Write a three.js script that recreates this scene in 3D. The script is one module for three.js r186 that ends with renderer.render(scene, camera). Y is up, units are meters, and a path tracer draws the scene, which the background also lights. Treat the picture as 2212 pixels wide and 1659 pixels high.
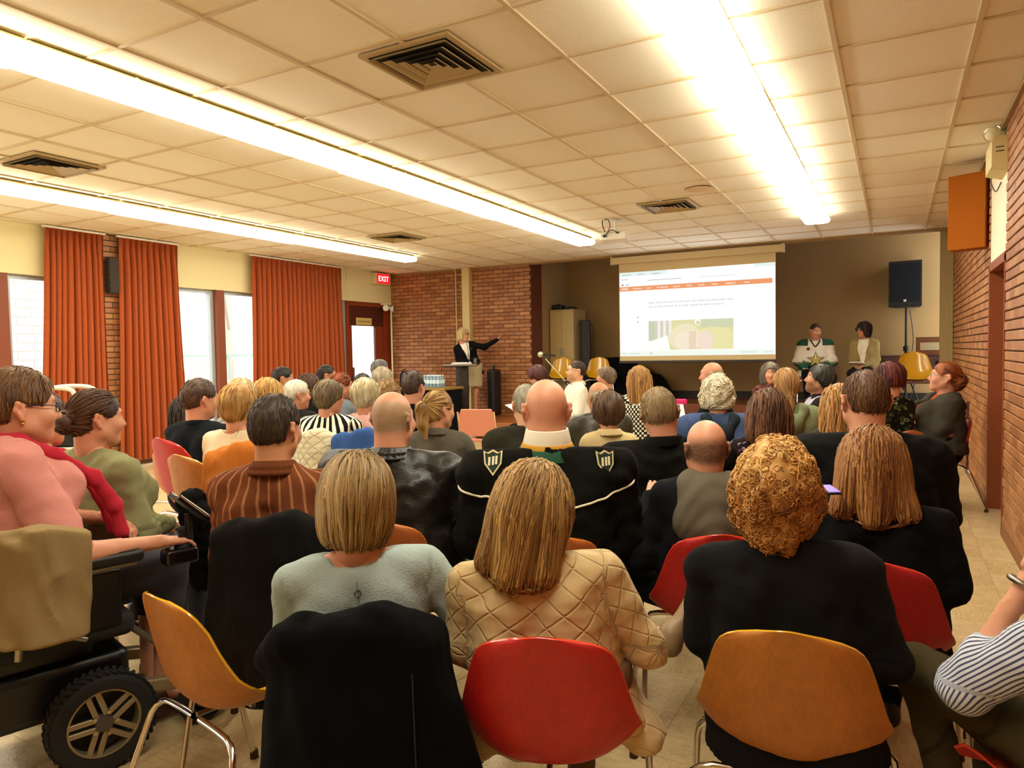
import * as THREE from 'three';
import { mergeGeometries, mergeVertices } from 'three/addons/utils/BufferGeometryUtils.js';
import { RoundedBoxGeometry } from 'three/addons/geometries/RoundedBoxGeometry.js';
import { RectAreaLightUniformsLib } from 'three/addons/lights/RectAreaLightUniformsLib.js';

// ------------------------------------------------------------------ camera, sky, light, exposure
const scene = new THREE.Scene();
const camera = new THREE.PerspectiveCamera(56.83, 2212 / 1659, 0.05, 200);
camera.position.set(0, 1.436, 0);
camera.rotation.set(-2.572 * Math.PI / 180, 28.353 * Math.PI / 180, -1.02 * Math.PI / 180, 'YXZ');
const renderer = new THREE.WebGLRenderer({ antialias: true });
renderer.toneMapping = THREE.LinearToneMapping;
renderer.toneMappingExposure = 1.3;
renderer.shadowMap.enabled = true;
scene.background = new THREE.Color(1.0, 1.02, 1.05);           // bright overcast sky
scene.backgroundIntensity = 4;
RectAreaLightUniformsLib.init();
const LAMP = new THREE.Color(1.0, 0.97, 0.8), LAMP_POWER = 7.5, LAMP_GLOW = 10.5;
// ------------------------------------------------------------------ small library
function rng(a) { return () => { a |= 0; a = a + 0x6D2B79F5 | 0; let t = Math.imul(a ^ a >>> 15, 1 | a); t = t + Math.imul(t ^ t >>> 7, 61 | t) ^ t; return ((t ^ t >>> 14) >>> 0) / 4294967296; }; }
const PI = Math.PI, rad = d => d * PI / 180, clamp = (x, a, b) => Math.max(a, Math.min(b, x)), lerp = (a, b, t) => a + (b - a) * t;
const V = (x, y, z) => new THREE.Vector3(x, y, z);
const C = h => new THREE.Color(h);
const used = {};
function numbered(name) { const n = used[name] = (used[name] ?? -1) + 1; return n ? name + '_' + String(n).padStart(3, '0') : name; }
function tag(o, label, category, group) { o.userData.label = label; o.userData.category = category; if (group) o.userData.group = group; return o; }
function thing(name, label, category, [x, y, z] = [0, 0, 0], turn = 0, group) {
  const o = new THREE.Group(); o.name = numbered(name); o.position.set(x, y, z); o.rotation.y = turn; scene.add(o);
  return tag(o, label, category, group);
}
function part(name, geo, m, parent, label) {
  const o = new THREE.Mesh(Array.isArray(geo) ? merge(geo) : geo, m); o.name = name; o.castShadow = o.receiveShadow = true;
  if (label) o.userData.label = label;
  parent.add(o); return o;
}
function one(name, geo, m, label, category, group) { const o = part(numbered(name), geo, m, scene); return tag(o, label, category, group); }
function struct(name, geo, m) { const o = part(name, geo, m, scene); o.userData.kind = 'structure'; return o; }
function structGroup(name, x = 0, y = 0, z = 0) { const o = new THREE.Group(); o.name = name; o.position.set(x, y, z); o.userData.kind = 'structure'; scene.add(o); return o; }
function merge(list) {
  const idx = list.every(g => g.index), col = list.some(g => g.attributes.color);
  list = list.map(g => {
    g = idx ? g.clone() : g.index ? g.toNonIndexed() : g.clone();
    if (!g.attributes.uv) g.setAttribute('uv', new THREE.BufferAttribute(new Float32Array(g.attributes.position.count * 2), 2));
    if (!g.attributes.normal) g.computeVertexNormals();
    if (col && !g.attributes.color) g.setAttribute('color', new THREE.BufferAttribute(new Float32Array(g.attributes.position.count * 3).fill(1), 3));
    for (const k of Object.keys(g.attributes)) if (!['position', 'normal', 'uv', 'color'].includes(k)) g.deleteAttribute(k);
    g.clearGroups(); return g;
  });
  return mergeGeometries(list);
}
const bx = (w, h, d, x = 0, y = 0, z = 0) => new THREE.BoxGeometry(w, h, d).translate(x, y, z);
const span = (x0, x1, y0, y1, z0, z1) => bx(x1 - x0, y1 - y0, z1 - z0, (x0 + x1) / 2, (y0 + y1) / 2, (z0 + z1) / 2);
const rb = (w, h, d, r, x = 0, y = 0, z = 0, s = 2) => new RoundedBoxGeometry(w, h, d, s, r).translate(x, y, z);
const cyl = (r1, r2, h, x = 0, y = 0, z = 0, n = 16) => new THREE.CylinderGeometry(r1, r2, h, n).translate(x, y, z);
const tube = (pts, r, n = 24, m = 8, closed = false) => new THREE.TubeGeometry(new THREE.CatmullRomCurve3(pts.map(p => V(...p)), closed, 'centripetal'), n, r, m, closed);
function rod(a, b, r, n = 10) {
  const A = V(...a), B = V(...b), d = B.clone().sub(A), g = new THREE.CylinderGeometry(r, r, d.length(), n);
  g.applyQuaternion(new THREE.Quaternion().setFromUnitVectors(V(0, 1, 0), d.normalize())); const m = A.add(B).multiplyScalar(.5);
  return g.translate(m.x, m.y, m.z);
}
const lathe = (pts, n = 24) => new THREE.LatheGeometry(pts.map(p => new THREE.Vector2(...p)), n);
function extrude(pts, depth, bevel = 0) {
  const s = new THREE.Shape(pts.map(p => new THREE.Vector2(...p)));
  return new THREE.ExtrudeGeometry(s, { depth, bevelEnabled: bevel > 0, bevelThickness: bevel, bevelSize: bevel, bevelSegments: 1 });
}
function tint(g, f) { // vertex colours from a function of position
  const p = g.attributes.position, a = new Float32Array(p.count * 3);
  for (let i = 0; i < p.count; i++) { const c = f(p.getX(i), p.getY(i), p.getZ(i)); a[3 * i] = c[0]; a[3 * i + 1] = c[1]; a[3 * i + 2] = c[2]; }
  g.setAttribute('color', new THREE.BufferAttribute(a, 3)); return g;
}
// value noise
const NT = (() => { const r = rng(7), t = new Float32Array(4096); for (let i = 0; i < 4096; i++) t[i] = r() * 2 - 1; return t; })();
const nh = (x, y, z) => NT[(Math.imul(x, 73856093) ^ Math.imul(y, 19349663) ^ Math.imul(z, 83492791)) & 4095];
function noise(x, y, z) {
  const i = Math.floor(x), j = Math.floor(y), k = Math.floor(z); let a = x - i, b = y - j, c = z - k;
  a = a * a * (3 - 2 * a); b = b * b * (3 - 2 * b); c = c * c * (3 - 2 * c);
  const e = lerp(lerp(nh(i, j, k), nh(i + 1, j, k), a), lerp(nh(i, j + 1, k), nh(i + 1, j + 1, k), a), b);
  return lerp(e, lerp(lerp(nh(i, j, k + 1), nh(i + 1, j, k + 1), a), lerp(nh(i, j + 1, k + 1), nh(i + 1, j + 1, k + 1), a), b), c);
}
const fbm = (x, y, z) => noise(x, y, z) * .6 + noise(x * 2.1, y * 2.1, z * 2.1) * .3 + noise(x * 4.3, y * 4.3, z * 4.3) * .15;

// surface nets: meshes the zero surface of a distance function inside a box
function nets(f, lo, hi, h) {
  const nx = Math.ceil((hi[0] - lo[0]) / h) + 2, ny = Math.ceil((hi[1] - lo[1]) / h) + 2, nz = Math.ceil((hi[2] - lo[2]) / h) + 2;
  const v = new Float32Array(nx * ny * nz), B = 4, reach = B * h * .9 + .012;
  const X = i => lo[0] + (i - .5) * h, Y = j => lo[1] + (j - .5) * h, Z = k => lo[2] + (k - .5) * h;
  for (let k0 = 0; k0 < nz; k0 += B) for (let j0 = 0; j0 < ny; j0 += B) for (let i0 = 0; i0 < nx; i0 += B) {
    const d = f(X(i0 + 1.5), Y(j0 + 1.5), Z(k0 + 1.5)), far = Math.abs(d) > reach;
    for (let k = k0; k < Math.min(nz, k0 + B); k++) for (let j = j0; j < Math.min(ny, j0 + B); j++) for (let i = i0; i < Math.min(nx, i0 + B); i++)
      v[i + nx * (j + ny * k)] = far ? d : f(X(i), Y(j), Z(k));
  }
  const id = new Int32Array(nx * ny * nz).fill(-1), pos = [], ind = [], o = [0, 1, nx, nx + 1, nx * ny, nx * ny + 1, nx * ny + nx, nx * ny + nx + 1];
  const E = [[0, 1], [2, 3], [4, 5], [6, 7], [0, 2], [1, 3], [4, 6], [5, 7], [0, 4], [1, 5], [2, 6], [3, 7]];
  for (let k = 0; k < nz - 1; k++) for (let j = 0; j < ny - 1; j++) for (let i = 0; i < nx - 1; i++) {
    const c = i + nx * (j + ny * k); let m = 0;
    for (let q = 0; q < 8; q++) if (v[c + o[q]] < 0) m |= 1 << q;
    if (m === 0 || m === 255) continue;
    let n = 0, x = 0, y = 0, z = 0;
    for (const [a, b] of E) {
      if (((m >> a) & 1) === ((m >> b) & 1)) continue;
      const va = v[c + o[a]], vb = v[c + o[b]], t = va / (va - vb); n++;
      x += lerp(a & 1, b & 1, t); y += lerp(a >> 1 & 1, b >> 1 & 1, t); z += lerp(a >> 2, b >> 2, t);
    }
    id[c] = pos.length / 3; pos.push(X(i) + x / n * h, Y(j) + y / n * h, Z(k) + z / n * h);
  }
  const quad = (a, b, c, d, s) => { if (a < 0 || b < 0 || c < 0 || d < 0) return; s ? ind.push(a, b, c, a, c, d) : ind.push(a, c, b, a, d, c); };
  for (let k = 1; k < nz - 1; k++) for (let j = 1; j < ny - 1; j++) for (let i = 1; i < nx - 1; i++) {
    const c = i + nx * (j + ny * k), s = v[c] < 0;
    if (s !== v[c + 1] < 0) quad(id[c - nx - nx * ny], id[c - nx * ny], id[c], id[c - nx], s);
    if (s !== v[c + nx] < 0) quad(id[c - 1 - nx * ny], id[c - 1], id[c], id[c - nx * ny], s);
    if (s !== v[c + nx * ny] < 0) quad(id[c - 1 - nx], id[c - nx], id[c], id[c - 1], s);
  }
  const g = new THREE.BufferGeometry(); g.setAttribute('position', new THREE.Float32BufferAttribute(pos, 3)); g.setIndex(ind); g.computeVertexNormals(); return g;
}
// rounded cones [ax,ay,az, bx,by,bz, r1,r2] and ellipsoids [x,y,z, rx,ry,rz] joined with a smooth minimum
function field(prims, k = .03) {
  const P = prims.map(p => p.length === 6 ? { e: 1, p } : { e: 0, p, d: [p[3] - p[0], p[4] - p[1], p[5] - p[2]], l: Math.max(1e-9, (p[3] - p[0]) ** 2 + (p[4] - p[1]) ** 2 + (p[5] - p[2]) ** 2) });
  return (x, y, z) => {
    let r = 1e3;
    for (const { e, p, d, l } of P) {
      let q;
      if (e) { const a = (x - p[0]) / p[3], b = (y - p[1]) / p[4], c = (z - p[2]) / p[5], m = Math.sqrt(a * a + b * b + c * c), n = Math.sqrt(a * a / p[3] / p[3] + b * b / p[4] / p[4] + c * c / p[5] / p[5]); q = n < 1e-6 ? -Math.min(p[3], p[4], p[5]) : m * (m - 1) / n; }
      else { const a = x - p[0], b = y - p[1], c = z - p[2], t = clamp((a * d[0] + b * d[1] + c * d[2]) / l, 0, 1), u = a - t * d[0], w = b - t * d[1], s = c - t * d[2]; q = Math.sqrt(u * u + w * w + s * s) - lerp(p[6], p[7], t); }
      const m = Math.max(k - Math.abs(r - q), 0) / k; r = Math.min(r, q) - m * m * k * .25;
    }
    return r;
  };
}
const smax = (a, b, k) => { const m = Math.max(k - Math.abs(a - b), 0) / k; return Math.max(a, b) + m * m * k * .25; };
const smin = (a, b, k) => -smax(-a, -b, k);
function bounds(prims, pad) {
  const lo = [1e9, 1e9, 1e9], hi = [-1e9, -1e9, -1e9];
  for (const p of prims) for (let a = 0; a < 3; a++) {
    const m = p.length === 6 ? [[p[a], p[3 + a]]] : [[p[a], p[6]], [p[3 + a], p[7]]];
    for (const [c, r] of m) { lo[a] = Math.min(lo[a], c - r - pad); hi[a] = Math.max(hi[a], c + r + pad); }
  }
  return [lo, hi];
}
function grad(f, p, e = .003) { const d = f(p.x, p.y, p.z); return V(f(p.x + e, p.y, p.z) - d, f(p.x, p.y + e, p.z) - d, f(p.x, p.y, p.z + e) - d).normalize(); }
function snap(f, p, off = 0) { for (let i = 0; i < 4; i++) { const n = grad(f, p); p.addScaledVector(n, off - f(p.x, p.y, p.z)); } return p; }

// ------------------------------------------------------------------ materials
const M = {};
function std(color, roughness = .8, o = {}) { return new THREE.MeshStandardMaterial({ color, roughness, ...o }); }
function dataTex(n, f, srgb = true, m = n) {
  const a = new Uint8Array(n * m * 4);
  for (let j = 0; j < m; j++) for (let i = 0; i < n; i++) { const c = f(i / n, j / m); for (let q = 0; q < 3; q++) a[4 * (i + n * j) + q] = clamp(Math.round(c[q] * 255), 0, 255); a[4 * (i + n * j) + 3] = 255; }
  const t = new THREE.DataTexture(a, n, m); t.wrapS = t.wrapT = THREE.RepeatWrapping; t.magFilter = t.minFilter = THREE.LinearFilter; if (srgb) t.colorSpace = THREE.SRGBColorSpace; t.needsUpdate = true; return t;
}
// tileable noise on the unit square
function tn(u, v, f, seed = 0) { const w = (a, b) => nh(((a % f) + f) % f, ((b % f) + f) % f, seed); const x = u * f, y = v * f, i = Math.floor(x), j = Math.floor(y); let a = x - i, b = y - j; a = a * a * (3 - 2 * a); b = b * b * (3 - 2 * b); return lerp(lerp(w(i, j), w(i + 1, j), a), lerp(w(i, j + 1), w(i + 1, j + 1), a), b); }
const rep = (t, x, y) => { t = t.clone(); t.repeat.set(x, y); t.needsUpdate = true; return t; };
function canvasTex(w, h, draw) { const c = document.createElement('canvas'); c.width = w; c.height = h; draw(c.getContext('2d'), w, h); const t = new THREE.CanvasTexture(c); t.colorSpace = THREE.SRGBColorSpace; t.magFilter = THREE.LinearFilter; return t; }
const weaveBump = dataTex(64, (u, v) => { const s = .5 + .25 * Math.sin(u * PI * 32) * Math.sin(v * PI * 32) + .2 * tn(u, v, 32, 3); return [s, s, s]; }, false);
const grainBump = dataTex(128, (u, v) => { const s = .5 + .3 * tn(u, v, 64, 1) + .2 * tn(u, v, 24, 2); return [s, s, s]; }, false);
const cloth = (color, o = {}) => new THREE.MeshPhysicalMaterial({ color, roughness: .95, specularIntensity: .25, bumpMap: rep(weaveBump, 12, 12), bumpScale: .0012, ...o });
M.chrome = std(0xd8d2c8, .16, { metalness: 1 });
M.steel = std(0x9a958c, .35, { metalness: 1 });
M.black = std(0x0c0c0d, .5); M.blackGloss = std(0x08080a, .22); M.rubber = std(0x121211, .85);
M.white = std(0xe6e1d2, .6); M.cream = std(0xe4d8ac, .7); M.wood = std(0x7a3f18, .45); M.paper = std(0xf2efe6, .8);
M.grey = std(0x5a5a58, .6); M.darkwood = std(0x3a160b, .5);
// ------------------------------------------------------------------ the room
const CE = 3.06, XL = -9.07, XR = 0.718, ZF = -11.664, ZB = 2.6, XC = -5.867, ZA = -13.2, GP = 0.6588;
const inView = (() => { camera.updateMatrixWorld(); const p = V(); return (x, y, z) => { p.set(x, y, z).project(camera); return Math.abs(p.x) < 1.04 && Math.abs(p.y) < 1.04 && p.z < 1; }; })();
const R0 = rng(11);

// floor: vinyl tiles on a slab
{
  const fl = structGroup('floor');
  part('slab', span(XL - .4, XR + .3, -.2, -.004, ZF - .2, ZB + .2), std(0x8a7a58, .8), fl);
  const mats = [0xcbb284, 0xc9b081, 0xcfb78a, 0xc8ae7f].map((c, i) => {
    const map = dataTex(128, (u, v) => { const a = i % 2 ? u : v, b = i % 2 ? v : u, s = 1 + .03 * tn(a, b, 6, i) + .05 * tn(a, b * .25 + .1 * tn(a, b, 3), 40, i + 3) + .03 * tn(u, v, 50, 9); const k = C(c).convertLinearToSRGB(); return [k.r * s, k.g * s, k.b * s]; });
    return new THREE.MeshStandardMaterial({ map, roughness: .27, bumpMap: grainBump, bumpScale: .0006 });
  });
  const T = .32, g = bx(T - .0012, .004, T - .0012), cells = [];
  for (let x = XL + T / 2; x < XR + .15; x += T) for (let z = ZF + T / 2; z < ZB; z += T) cells.push([x, z, Math.round(x / T) + Math.round(z / T), inView(x, 0, z) ? Math.hypot(x, z) : 50 + Math.hypot(x, z)]);
  cells.sort((a, b) => a[3] - b[3]);
  const rest = [[], [], [], []];
  cells.forEach(([x, z, s], i) => {
    const m = (s & 1) + 2 * (R0() < .5 ? 1 : 0);
    if (i < 300) part(numbered('floor_tile'), g, mats[m], fl).position.set(x, -.002, z); else rest[m].push(g.clone().translate(x, -.002, z));
  });
  rest.forEach((l, i) => { part(numbered('floor_tile_field'), l, mats[i], fl).userData.kind = 'stuff'; });
}
// ceiling: lay-in tiles on a T-bar grid
{
  const ce = structGroup('ceiling');
  const tm = [0xf0e8d2, 0xede4cc, 0xf2ebd7].map(c => new THREE.MeshStandardMaterial({ color: c, roughness: .95, bumpMap: rep(grainBump, 3, 3), bumpScale: .0012 }));
  part('slab', span(XL - .2, XR + .2, CE + .03, CE + .2, ZF - .1, ZB + .2), std(0x3a3026, .9), ce);
  const bar = std(0xd2be98, .6), x0 = -1.6097, z0 = -3.6829, xs = [], zs = [];
  for (let i = -12; i < 5; i++) { const x = x0 + i * GP; if (x > XL && x < XR) xs.push(x); }
  for (let j = -13; j < 11; j++) { const z = z0 + j * GP; if (z > ZF && z < ZB) zs.push(z); }
  for (const x of xs) part(numbered('grid_bar'), span(x - .013, x + .013, CE - .006, CE + .03, ZF, ZB), bar, ce);
  for (const z of zs) part(numbered('grid_bar'), span(XL, XR, CE - .004, CE + .028, z - .012, z + .012), bar, ce);
  const X = [XL, ...xs, XR], Z = [ZF, ...zs, ZB], shared = {};
  for (let i = 0; i < X.length - 1; i++) for (let j = 0; j < Z.length - 1; j++) {
    const w = X[i + 1] - X[i] - .004, d = Z[j + 1] - Z[j] - .004, k = w.toFixed(3) + d.toFixed(3);
    part(numbered('ceiling_tile'), shared[k] ??= bx(w, .016, d), tm[Math.floor(R0() * 3)], ce).position.set((X[i] + X[i + 1]) / 2, CE + .014, (Z[j] + Z[j + 1]) / 2);
  }
  part('edge_angle', [span(XL, XR, CE - .03, CE, ZF - .02, ZF + .03), span(XR - .03, XR, CE - .025, CE, ZF, ZB)], std(0x9c7d4c, .6), ce);
}
// brick walls: every brick a piece proud of the mortar
const brickMats = [0xa56c3e, 0xac7444, 0x9c6438, 0xb27c4c, 0xa26a42, 0xaa7044, 0x945c32].map((c, i) => new THREE.MeshStandardMaterial({ color: c, roughness: .42, bumpMap: rep(grainBump, 1.5, .6), bumpScale: .002 }));
const mortar = std(0x4c3320, .95);
function brickGeo(l, h, d) { // chamfered front edge, facing +z
  const g = new THREE.BufferGeometry(), c = .004, a = l / 2, b = h / 2, P = [[-a, -b, -d], [a, -b, -d], [a, b, -d], [-a, b, -d], [-a, -b, -c], [a, -b, -c], [a, b, -c], [-a, b, -c], [-a + c, -b + c, 0], [a - c, -b + c, 0], [a - c, b - c, 0], [-a + c, b - c, 0]], pos = [], uv = [];
  const q = (...k) => { for (const n of [k[0], k[1], k[2], k[0], k[2], k[3]]) { pos.push(...P[n]); uv.push(P[n][0] * 5 + P[n][2] * 5, P[n][1] * 5); } };
  q(8, 9, 10, 11); for (let i = 0; i < 4; i++) { const j = (i + 1) % 4; q(4 + i, 4 + j, 8 + j, 8 + i); q(i, j, 4 + j, 4 + i); }
  g.setAttribute('position', new THREE.Float32BufferAttribute(pos, 3)); g.setAttribute('uv', new THREE.Float32BufferAttribute(uv, 2)); g.computeVertexNormals(); return g;
}
function brickWall(parent, list, turn, most = 300) { // list: [x, y, z, length, height]
  list.forEach(b => { b.d = (inView(b[0], b[1], b[2]) ? 0 : 60) + Math.hypot(b[0], b[2]); }); list.sort((a, b) => a.d - b.d);
  const G = {}, rest = brickMats.map(() => []), e = new THREE.Euler(), q = new THREE.Quaternion();
  list.forEach(([x, y, z, l, h], i) => {
    const g = G[l.toFixed(3) + h.toFixed(3)] ??= brickGeo(l, h, .03), m = Math.floor(R0() * brickMats.length), o = (R0() - .5) * .003, t = turn + (R0() - .5) * .008;
    const px = x + Math.sin(turn) * o, pz = z + Math.cos(turn) * o;
    if (i < most) { const p = part(numbered('brick'), g, brickMats[m], parent); p.position.set(px, y, pz); p.rotation.y = t; }
    else rest[m].push(g.clone().applyQuaternion(q.setFromEuler(e.set(0, t, 0))).translate(px, y, pz));
  });
  rest.forEach((l, i) => { if (l.length) part(numbered('brick_field'), l, brickMats[i], parent).userData.kind = 'stuff'; });
}
const BL = .219, BH = .0727;
{ // front wall, left of the stage opening
  const w = structGroup('wall_front'); const list = [];
  part('mortar_bed', span(XL - .2, XC, 0, CE + .03, ZF - .45, ZF - .006), mortar, w);
  for (let j = 0, y = BH / 2; y < CE; j++, y += BH) for (let x = XL - (j % 2 ? BL / 2 : 0); x < XC - .01; x += BL) {
    const a = Math.max(x, XL + .002), b = Math.min(x + BL, XC - .002); if (b - a < .03) continue;
    if (!(a > -7.29 && b < -7.13)) list.push([(a + b) / 2, y, ZF, Math.round((b - a - .009) * 1000) / 1000, BH - .009]);
  }
  brickWall(w, list, 0);
}
{ // right wall
  const w = structGroup('wall_right'); const list = [], D0 = -6.4, D1 = -7.42;
  part('mortar_bed', [span(XR + .012, XR + .3, 0, CE + .03, ZF - .4, D1), span(XR + .012, XR + .3, 0, CE + .03, D0, ZB + .2), span(XR + .2, XR + .3, 0, CE + .03, D1, D0)], mortar, w);
  for (let j = 0, y = BH / 2; y < CE; j++, y += BH) for (let z = ZF - .4 + (j % 2 ? BL / 2 : 0); z < ZB; z += BL) {
    let a = z, b = Math.min(z + BL, ZB);
    if (a > D1 && b < D0) continue; if (a < D1 && b > D1) b = D1; if (a < D0 && b > D0) a = D0;
    if (b - a > .03) list.push([XR, y, (a + b) / 2, Math.round((b - a - .004) * 1000) / 1000, BH - .011]);
  }
  brickWall(w, list, -PI / 2);
  // door in its recess, with a white panel above
  const d = structGroup('door_1'), wood = std(0x7c2c12, .5), frame = std(0x8a4318, .55);
  part('door_leaf', rb(.045, 2.03, .98, .004, XR + .16, 1.02, (D0 + D1) / 2), wood, d);
  part('frame', [span(XR - .004, XR + .2, 0, 2.1, D1, D1 + .05), span(XR - .004, XR + .2, 0, 2.1, D0 - .03, D0), span(XR - .004, XR + .2, 2.05, 2.12, D1, D0)], frame, d);
  part('door_handle', [cyl(.028, .028, .01, 0, 0, 0).rotateZ(PI / 2).translate(XR + .132, 1.0, D0 - .12), rod([XR + .13, 1, D0 - .12], [XR + .08, 1, D0 - .12], .01), rod([XR + .08, 1, D0 - .12], [XR + .08, 1, D0 - .24], .01)], M.steel, d);
  part('transom_panel', span(XR + .01, XR + .18, 2.12, CE, D1, D0), std(0xe9dfc2, .6), d);
  struct('baseboard_right', [span(XR - .012, XR + .012, 0, .07, D0 + .01, ZB), span(XR - .012, XR + .012, 0, .07, -10.2, D1 - .01)], std(0x8a5a30, .6));
  one('wall_panel', rb(.02, .79, .06, .004, XR - .012, .41, -9.2), std(0x4a2312, .5), 'narrow dark brown vertical strip fixed low on the right brick wall', 'wall strip');
}
// stage alcove
{
  const wall = std(0x97794a, .9, { bumpMap: grainBump, bumpScale: .002 });
  struct('wall_back_stage', span(XC - .3, XR + .3, 0, 3.6, ZA - .2, ZA), wall);
  struct('wall_side_stage', span(XC - .3, XC, 0, 3.6, ZA, -12.1), wall);
  struct('ceiling_stage', span(XC - .3, XR + .3, 3.4, 3.6, ZA, ZF), std(0x6a4f2c, .9));
  struct('trim_1', [span(XC, XR, CE - .035, CE + .3, ZF - .08, ZF - .02)], std(0x8c6c3c, .8));
  struct('trim_2', span(XC - .45, XC + .004, 0, CE, -12.1, ZF - .01), std(0x5e2614, .55));
  struct('trim_3', [span(XR - .16, XR - .005, .53, 3.4, -11.82, -11.7), span(XR - .05, XR - .005, .53, 3.0, -11.7, -11.66)], std(0xa08a5a, .7));
  struct('baseboard_stage', span(XC, XR, .53, .66, ZA, ZA + .02), std(0x1c110a, .6));
  const top = std(0x6b3a1c, .35, { bumpMap: grainBump, bumpScale: .001 }), riser = std(0x7a3818, .5);
  const st = structGroup('stage');
  part('stage_floor', rb(XR - XC, .53, 1.56, .01, (XR + XC) / 2, .265, -12.43), top, st);
  part('stage_step', rb(XR + 7.9, .26, 1.37, .012, (XR - 7.9) / 2, .13, -10.985), std(0x9a5a24, .35), st);
  part('riser_strip', [span(-7.9, XR - .01, 0, .07, -10.297, -10.288), span(XC, XR - .01, .27, .33, -11.66, -11.645)], riser, st);
}
// walls left and behind
{
  const cream = std(0xe3d6a4, .75), brown = std(0x7a3a1a, .55), alu = std(0xaab2b4, .4, { metalness: .3 });
  const lw = structGroup('wall_left');
  part('fascia', [span(XL - .25, XL, 2.46, CE + .03, -10.32, ZB + .2), span(XL - .25, XL, 2.46, CE + .03, ZF - .2, -10.328)], cream, lw);
  part('sill', span(XL - .25, XL - .02, -.05, .1, ZF - .1, ZB + .2), std(0x8a6a4a, .7), lw);
  part('brick_pier_core', span(XL - .25, XL + .032, 0, CE, -5.86, -5.2), mortar, lw);
  const list = [];
  for (let j = 0, y = BH / 2; y < CE - .02; j++, y += BH) for (let z = -5.86 - (j % 2 ? BL / 2 : 0); z < -5.2; z += BL) { const a = Math.max(z, -5.86), b = Math.min(z + BL, -5.2); if (b - a > .03) list.push([XL + .04, y, (a + b) / 2, Math.round((b - a - .01) * 1000) / 1000, BH - .01]); }
  brickWall(lw, list, PI / 2, 120);
  const bays = [[-10.2, -8.9, 0], [-8.9, -7.56, 0], [-7.42, -5.86, 1], [-5.2, -4.53, 0], [-4.41, -2.2, 1], [-2.08, .1, 1], [.22, ZB, 0]];
  const glass = new THREE.MeshPhysicalMaterial({ color: 0xffffff, roughness: 0, transmission: 1, thickness: 0, ior: 1.45 });
  bays.forEach(([a, b, post], i) => {
    const w = structGroup('window_' + (i + 1)), x = XL - .14;
    part('window_frame', [span(x - .04, x + .04, .1, .15, a, b), span(x - .04, x + .04, 2.41, 2.46, a, b), span(x - .05, x + .05, .1, 2.46, a, a + .06), span(x - .05, x + .05, .1, 2.46, b - .06, b)], alu, w);
    part('pane', span(x - .004, x + .004, .15, 2.41, a + .06, b - .06), glass, w);
  });
  [[-7.56, -7.42], [-4.53, -4.41], [-2.2, -2.08], [.1, .22]].forEach(([a, b]) => part(numbered('post'), span(XL - .22, XL - .01, .1, 2.46, a, b), brown, lw));
  // emergency door
  const d = structGroup('door_2'), x = XL - .1, leaf = std(0x4e1a0e, .5), red = std(0x8a3512, .5);
  part('frame', [span(x - .1, x + .05, 0, 2.46, -10.44, -10.36), span(x - .1, x + .05, 0, 2.46, ZF - .02, -11.5), span(x - .1, x + .05, 2.38, 2.46, -11.5, -10.44)], red, d);
  part('door_leaf', [span(x - .03, x + .02, .04, .5, -11.5, -10.44), span(x - .03, x + .02, 2.0, 2.38, -11.5, -10.44), span(x - .03, x + .02, .5, 2.0, -10.54, -10.44), span(x - .03, x + .02, .5, 2.0, -11.5, -11.24)], leaf, d);
  part('stile', [span(x + .02, x + .024, .04, 2.0, -10.53, -10.45), span(x + .02, x + .024, .04, 2.0, -11.49, -11.25)], red, d);
  part('pane', span(x - .008, x + .002, .5, 2.0, -11.24, -10.54), glass, d);
  part('door_handle', [rod([x + .02, 1.0, -10.5], [x + .07, 1.0, -10.5], .012), rb(.02, .3, .04, .006, x + .075, 1.05, -10.5)], M.steel, d);
  part('corner_jamb', span(x - .12, x + .02, 0, 2.46, -10.36, -10.2), alu, d);
  const sign = canvasTex(256, 72, (g, w, h) => { g.fillStyle = '#d9bf72'; g.fillRect(0, 0, w, h); g.fillStyle = '#2a2110'; g.font = 'bold 25px sans-serif'; g.textAlign = 'center'; g.fillText('Emergency Exit Only', w / 2, 44, 220); });
  const s = thing('door_sign', 'small tan notice above the glass of the emergency door', 'sign', [x + .028, 2.085, -10.89]);
  part('plate', rb(.01, .14, .46, .004), std(0xd9bf72, .6), s);
  part('print', new THREE.PlaneGeometry(.44, .12).rotateY(PI / 2).translate(.0062, 0, 0), new THREE.MeshStandardMaterial({ map: sign, roughness: .6 }), s);
  struct('wall_rear', span(XL - .2, XR + .2, 0, CE + .03, ZB, ZB + .2), std(0xb99a68, .85));
  struct('pillar_front', rb(.16, CE - .26, .12, .006, -7.21, .26 + (CE - .26) / 2, ZF + .05), std(0xd6c48c, .6));
  one('conduit', [rod([-7.48, .27, ZF + .02], [-7.48, CE, ZF + .02], .012), bx(.05, .05, .02, -7.48, 1.6, ZF + .012)], std(0xd0bd88, .5), 'thin cream conduit pipe running up the front brick wall', 'pipe');
}
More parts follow.
